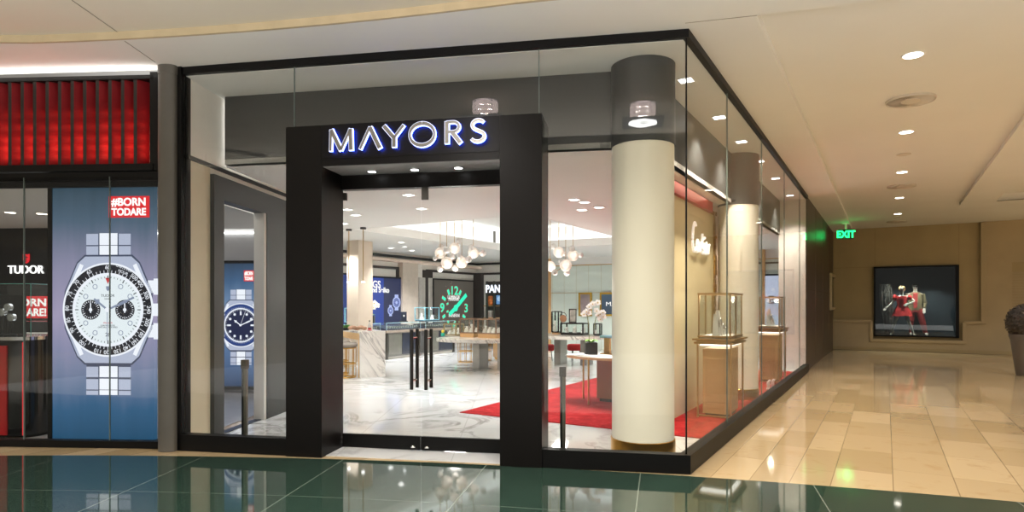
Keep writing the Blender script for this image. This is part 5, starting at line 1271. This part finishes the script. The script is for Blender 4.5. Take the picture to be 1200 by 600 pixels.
for ch, (ox, pts) in SCR.items():
    m_ = MB()
    P = [Vector(p) for p in pts]; sm = []
    for i in range(len(P) - 1):
        for t in range(5):
            a, b, c, d = P[max(i - 1, 0)], P[i], P[i + 1], P[min(i + 2, len(P) - 1)]; u_ = t / 5
            sm.append(.5 * ((2 * b) + (c - a) * u_ + (2 * a - 5 * b + 4 * c - d) * u_ ** 2 + (3 * b - a - 3 * c + d) * u_ ** 3))
    sm.append(P[-1])
    m_.tube([((ox + p.x) * k, -.035, p.y * k) for p in sm], .02, 6)
    if ch == 't': m_.tube([((ox - .05) * k, -.035, .95 * k), ((ox + .5) * k, -.035, 1.0 * k)], .016, 6)
    if ch == 'i': m_.ball(((ox + .2) * k, -.035, 1.15 * k), .025, (1, 1, 1), 10, 8)
    obj('letter', m_, emit('script_letter_white', '#fff6ee', .35, '#ffffff'), cs_)
# two bronze showcases on the carpet
def showcase(label, s_, m_, group):
    o = thing('showcase', label, 'display case', S.w(s_, m_, zc_), SA, group); W, D = .82, .46
    obj('cabinet_body', MB().box(.08, W - .08, .06, D - .06, .05, .94, .01), mat('bronze_leather', '#c0a074', .45, .1), o)
    obj('body_panel', MB().box(.13, W - .13, .052, .062, .12, .8).box(.07, .082, .1, D - .1, .12, .8), mat('bronze_panel', '#b3936a', .4, .1), o)
    obj('plinth', MB().box(.11, W - .11, .09, D - .09, 0, .05), 'dsteel', o)
    for x in (.0, W - .022):
        for y in (0, D - .022): obj('leg', MB().box(x, x + .022, y, y + .022, 0, 1.03), 'bronze', o)
    obj('foot_rail', MB().box(.022, W - .022, 0, .018, .02, .04).box(0, .018, .022, D - .022, .02, .04), 'bronze', o)
    obj('light_strip', MB().box(.05, W - .05, .03, D - .03, .975, .99), emit('showcase_light', '#fffaf0', 2.6), o)
    obj('shelf', MB().box(-.03, W + .03, -.03, D + .03, 1.0, 1.03, .005).box(-.05, W + .05, -.05, D + .05, 1.05, 1.075, .005).box(.0, W, 0, D, 1.03, 1.05), 'bronze', o)
    obj('case_floor', MB().box(.03, W - .03, .03, D - .03, 1.075, 1.11), 'paper', o)
    g = MB().box(.03, W - .03, .02, .026, 1.11, 1.66).box(.03, W - .03, D - .026, D - .02, 1.11, 1.66).box(.02, .026, .03, D - .03, 1.11, 1.66).box(W - .026, W - .02, .03, D - .03, 1.11, 1.66)
    obj('glass_box', g, 'cglass', o)
    e = MB()
    for x in (.015, W - .035, .38):
        for y in (.015, D - .035): e.box(x, x + .02, y, y + .02, 1.075, 1.68)
    for z in (1.09, 1.67):
        e.box(0.01, W - .01, .008, .03, z, z + .025).box(.01, W - .01, D - .03, D - .008, z, z + .025).box(.008, .03, .03, D - .03, z, z + .025).box(W - .03, W - .008, .03, D - .03, z, z + .025)
    obj('case_frame', e, 'bronze', o)
    lamp('POINT', (W / 2, D / 2, 1.62), 4, '#fff4e0', o, .05)
    for i_, (x, h_) in enumerate(((.2, .3), (.34, .34), (.5, .2), (.64, .14))):
        p = thing('jewellery_pad', '%s grey jewellery stand in the %s bronze showcase' % (('tallest flat', 'tall slim', 'middle low', 'lowest')[i_], 'nearer' if s_ < 5 else 'farther'), 'jewellery stand', S.w(s_ + x, m_ + .24, zc_ + 1.111), SA)
        obj('pad', MB().hexa([(-.05, -.05, 0), (.05, -.05, 0), (.05, .05, 0), (-.05, .05, 0)], [(-.04, .0, h_), (.04, .0, h_), (.04, .03, h_), (-.04, .03, h_)]), 'pad', p)
        obj('necklace', MB().tube([(.03 * math.sin(t), -.05 + .03 * (h_ * .55 + .04 * math.cos(t)) / h_ + .0, h_ * .55 + .05 * math.cos(t)) for t in [R(20 * j) for j in range(18)]], .006, 6, True), 'chrome', p)
    return o
showcase('bronze-framed glass showcase on a leather base, near the glass corner', 2.87, .18, 'bronze showcases on the red carpet')
showcase('bronze-framed glass showcase at the far end, beyond the second column', 7.35, .18, 'bronze showcases on the red carpet')
# small bow ornaments at the foot of the far showcase
for px, lab in ((900.5, 'small white bow ornament on the carpet, nearer the corridor glass corner'), (905.5, 'small white bow ornament on the carpet, second of the two')):
    q = hz(px, 456 if px < 903 else 455, .014); w_ = thing('bow_ornament', lab, 'ornament', (q.x, q.y, .014), 0, 'white bow ornaments'); obj('foot', MB().lathe([(0, 0), (.04, 0), (.03, .03), (0, .03)], n=16), 'paper', w_); obj('figure', MB().ball((0, 0, .09), .045, (.7, .5, 1.5), 12, 8).ball((.02, 0, .15), .025), 'paper', w_)
# two steel bollards behind the glass
for px, d_, y0, lab in ((287, .28, 422, 'steel bollard behind the glass by the dark doorway'), (659.6, .27, 430, 'black-capped steel bollard behind the glass near the round column')):
    x, z = hit(F, d_, px, y0); b_ = thing('security_bollard', lab, 'bollard', F.w(x, d_, .004), FA, 'bollards behind the front glass')
    obj('post', MB().box(-.026, .026, -.02, .02, .01, z - .02, .004), 'post', b_); obj('black_strip', MB().box(-.026, -.004, -.023, -.02, .02, z - .03), 'blackg', b_); obj('cap', MB().box(-.034, .034, -.028, .028, z - .1, z, .004), 'dsteel', b_); obj('foot_plate', MB().box(-.05, .05, -.05, .05, 0, .01), 'dsteel', b_)

# ------------------------------------------------------------------ end-wall window: two mannequins and a foil drape
def bk(px, d): return hit(BK, d, px)[0]
def figure(name, label, px, lean, J, E, skin_m):
    x = bk(px, lean); o = thing(name, label, 'mannequin', BK.w(x, lean, W0z), BA)
    E = list(E); J = dict(J)
    for h_, e_ in (('hL', 'eL'), ('hR', 'eR')):
        hv, ev = Vector(J[h_][:3]), Vector(J[e_][:3]); d = (hv - ev).normalized(); sd = d.cross(Vector((0, 1, 0))).normalized() if abs(d.y) < .9 else Vector((1, 0, 0))
        for k, (of, ln) in enumerate(((-.03, .075), (-.011, .09), (.009, .085), (.028, .07))):
            m_ = hv + d * .06 + sd * of; t_ = m_ + d * ln + Vector((0, -.015, 0)); J['%s_k%d' % (h_, k)] = (*m_, .011); J['%s_f%d' % (h_, k)] = (*t_, .008); E += [(h_, '%s_k%d' % (h_, k)), ('%s_k%d' % (h_, k), '%s_f%d' % (h_, k))]
        t_ = hv + d * .04 - sd * .06; J[h_ + '_t'] = (*t_, .009); E.append((h_, h_ + '_t'))
    b = skin(E, J); obj('body', b, skin_m, o); return o, J
def legs_arms(w, J): pass
JW = {'pelvis': (0, 0, .92, .1), 'waist': (0, 0, 1.06, .085), 'chest': (0, -.01, 1.24, .105), 'neckb': (0, 0, 1.4, .05), 'head0': (0, -.01, 1.5, .055), 'head1': (0, -.02, 1.6, .078), 'head2': (0, -.01, 1.67, .05),
      'hipL': (-.09, 0, .86, .085), 'kneeL': (-.2, -.02, .48, .055), 'ankL': (-.3, 0, .09, .035), 'toeL': (-.33, -.14, .03, .028),
      'hipR': (.09, 0, .86, .085), 'kneeR': (.2, -.02, .48, .055), 'ankR': (.33, .02, .09, .035), 'toeR': (.37, -.12, .03, .028),
      'shL': (-.17, 0, 1.36, .05), 'eL': (-.3, -.03, 1.1, .036), 'hL': (-.44, -.1, .96, .026), 'shR': (.17, 0, 1.36, .05), 'eR': (.36, .02, 1.17, .036), 'hR': (.16, -.1, 1.08, .026)}
EW = [('pelvis', 'waist'), ('waist', 'chest'), ('chest', 'neckb'), ('neckb', 'head0'), ('head0', 'head1'), ('head1', 'head2'), ('pelvis', 'hipL'), ('hipL', 'kneeL'), ('kneeL', 'ankL'), ('ankL', 'toeL'), ('pelvis', 'hipR'), ('hipR', 'kneeR'), ('kneeR', 'ankR'), ('ankR', 'toeR'),
      ('chest', 'shL'), ('shL', 'eL'), ('eL', 'hL'), ('chest', 'shR'), ('shR', 'eR'), ('eR', 'hR')]
o, J = figure('mannequin', 'pale mannequin in a short red dress, legs apart, in the far store window', 1057, .4, JW, EW, 'skin')
def loft(secs, n=28):                        # closed garment sections: (cx, cy, z, rx, ry)
    m_ = MB(); rg = [[m_.bm.verts.new((c[0] + c[3] * math.cos(2 * math.pi * i / n), c[1] + c[4] * math.sin(2 * math.pi * i / n), c[2])) for i in range(n)] for c in secs]
    for a, b in zip(rg, rg[1:]):
        for i in range(n): m_._q((a[i], a[(i + 1) % n], b[(i + 1) % n], b[i]))
    return m_
obj('dress', loft([(0, -.01, .68, .3, .22), (0, 0, .8, .26, .19), (0, 0, .95, .2, .155), (0, 0, 1.07, .145, .12), (0, -.01, 1.22, .165, .135), (0, 0, 1.35, .15, .11)]), 'reddress', o)
obj('sleeve', MB().ball((-.2, -.01, 1.29), .085, (1, .9, 1.15)), 'reddress', o); obj('sleeve', MB().ball((.21, .0, 1.3), .085, (1, .9, 1.1)), 'reddress', o)
obj('hair', MB().ball((0, .025, 1.6), .1, (1, 1, 1.15)), 'hair', o)
def face(o, z, y): 
    obj('nose', MB().ball((0, y - .012, z - .01), .014, (.7, 1, 1.4), 8, 6), 'skin', o); obj('eye', MB().ball((-.03, y, z + .012), .011, (1.4, .6, .8), 8, 6), 'hair2', o); obj('eye', MB().ball((.03, y, z + .012), .011, (1.4, .6, .8), 8, 6), 'hair2', o); obj('mouth', MB().ball((0, y, z - .05), .014, (1.5, .5, .5), 8, 6), 'redtr', o)
face(o, 1.59, -.095)
JM = {'pelvis': (0, 0, .96, .12), 'waist': (0, 0, 1.1, .11), 'chest': (0, 0, 1.3, .135), 'neckb': (0, 0, 1.48, .06), 'head0': (0, -.01, 1.58, .06), 'head1': (0, -.02, 1.68, .085), 'head2': (0, -.01, 1.76, .055),
      'hipL': (-.1, 0, .9, .1), 'kneeL': (-.13, -.02, .5, .07), 'ankL': (-.12, 0, .1, .045), 'toeL': (-.14, -.15, .03, .035), 'hipR': (.1, 0, .9, .1), 'kneeR': (.2, -.03, .5, .07), 'ankR': (.3, .02, .1, .045), 'toeR': (.34, -.13, .03, .035),
      'shL': (-.2, 0, 1.42, .06), 'eL': (-.27, .04, 1.13, .045), 'hL': (-.24, -.06, .9, .03), 'shR': (.2, 0, 1.42, .06), 'eR': (.28, .04, 1.13, .045), 'hR': (.26, -.06, .9, .03)}
o, J = figure('mannequin', 'mannequin in an olive jacket, red shirt and maroon trousers, in the far store window', 1072.5, .98, JM, EW, 'skin')
tr_ = loft([(0, 0, .82, .19, .14), (0, 0, .95, .18, .14), (0, 0, 1.06, .16, .125)])
for a in (('hipL', 'kneeL', 'ankL'), ('hipR', 'kneeR', 'ankR')): tr_.tube([(*J[a[0]][:2], .9), J[a[1]][:3], J[a[2]][:3]], [.125, .095, .07], 14)
obj('trousers', tr_, 'redtr', o)
jk = loft([(0, .01, .88, .215, .16), (0, .01, 1.05, .195, .15), (0, .01, 1.28, .22, .165), (0, .01, 1.42, .22, .13), (0, .01, 1.49, .1, .09)])
for a in (('shL', 'eL', 'hL'), ('shR', 'eR', 'hR')): jk.tube([J[a[0]][:3], J[a[1]][:3], tuple(Vector(J[a[1]][:3]).lerp(Vector(J[a[2]][:3]), .85))], [.085, .068, .055], 14)
obj('jacket', jk, 'olive', o); obj('shirt_front', MB().hexa([(-.05, -.168, .95), (.05, -.168, .95), (.05, -.15, .95), (-.05, -.15, .95)], [(-.07, -.165, 1.44), (.07, -.165, 1.44), (.07, -.1, 1.46), (-.07, -.1, 1.46)]), 'redtr', o)
obj('hair', MB().ball((0, .03, 1.71), .1, (1, 1, .95)), 'hair2', o); obj('sunglasses', MB().box(-.075, .075, -.115, -.09, 1.675, 1.705), 'blackg', o); face(o, 1.66, -.1)
cl = MB(); N = 26; Hh = 18
x0_ = bk(1029, .8); grid = []
dw_ = bk(1046, .8) - x0_
for j in range(Hh + 1):
    v_ = j / Hh; row = []
    wid = .35 + .65 * math.sin(math.pi * min(1, .25 + v_ * .62)) 
    for i in range(N + 1):
        u_ = i / N - .5
        row.append(cl.bm.verts.new((u_ * dw_ * wid + .12 * v_, .06 * math.sin(u_ * 26 + 3 * v_) * (.5 + v_) + .25 * u_ * u_, 1.66 * (1 - v_) + .12 + .08 * math.cos(u_ * 9) * v_)))
    grid.append(row)
for j in range(Hh):
    for i in range(N): cl._q((grid[j][i], grid[j][i + 1], grid[j + 1][i + 1], grid[j + 1][i]))
d_ = thing('foil_drape', 'crumpled silver foil drape hanging beside the red-dressed mannequin', 'drape', BK.w(x0_ + dw_ / 2, .85, W0z), BA)
obj('foil', cl, 'silver', d_); obj('stand', MB().lathe([(.12, 0), (.12, .02), (.015, .03), (.015, 1.75), (0, 1.75)], (0, .12, 0), 16), 'dsteel', d_)
for k, px in enumerate((1050, 1092)):
    x = bk(px, .35); d = thing('spotlight', 'small ceiling spot inside the far store window, ' + ('over the red dress' if k == 0 else 'over the jacket side'), 'spotlight', BK.w(x, .35, W1z), BA, 'spots inside the far store window')
    obj('housing', MB().lathe([(0, 0), (.05, 0), (.05, -.05), (.035, -.06)], n=20), 'dsteel', d); obj('lens', MB().lathe([(.036, -.058), (0, -.056)], n=20), 'lampc', d)
    lamp('SPOT', (0, 0, -.08), 380, '#fff0e0', d, .04, 110)
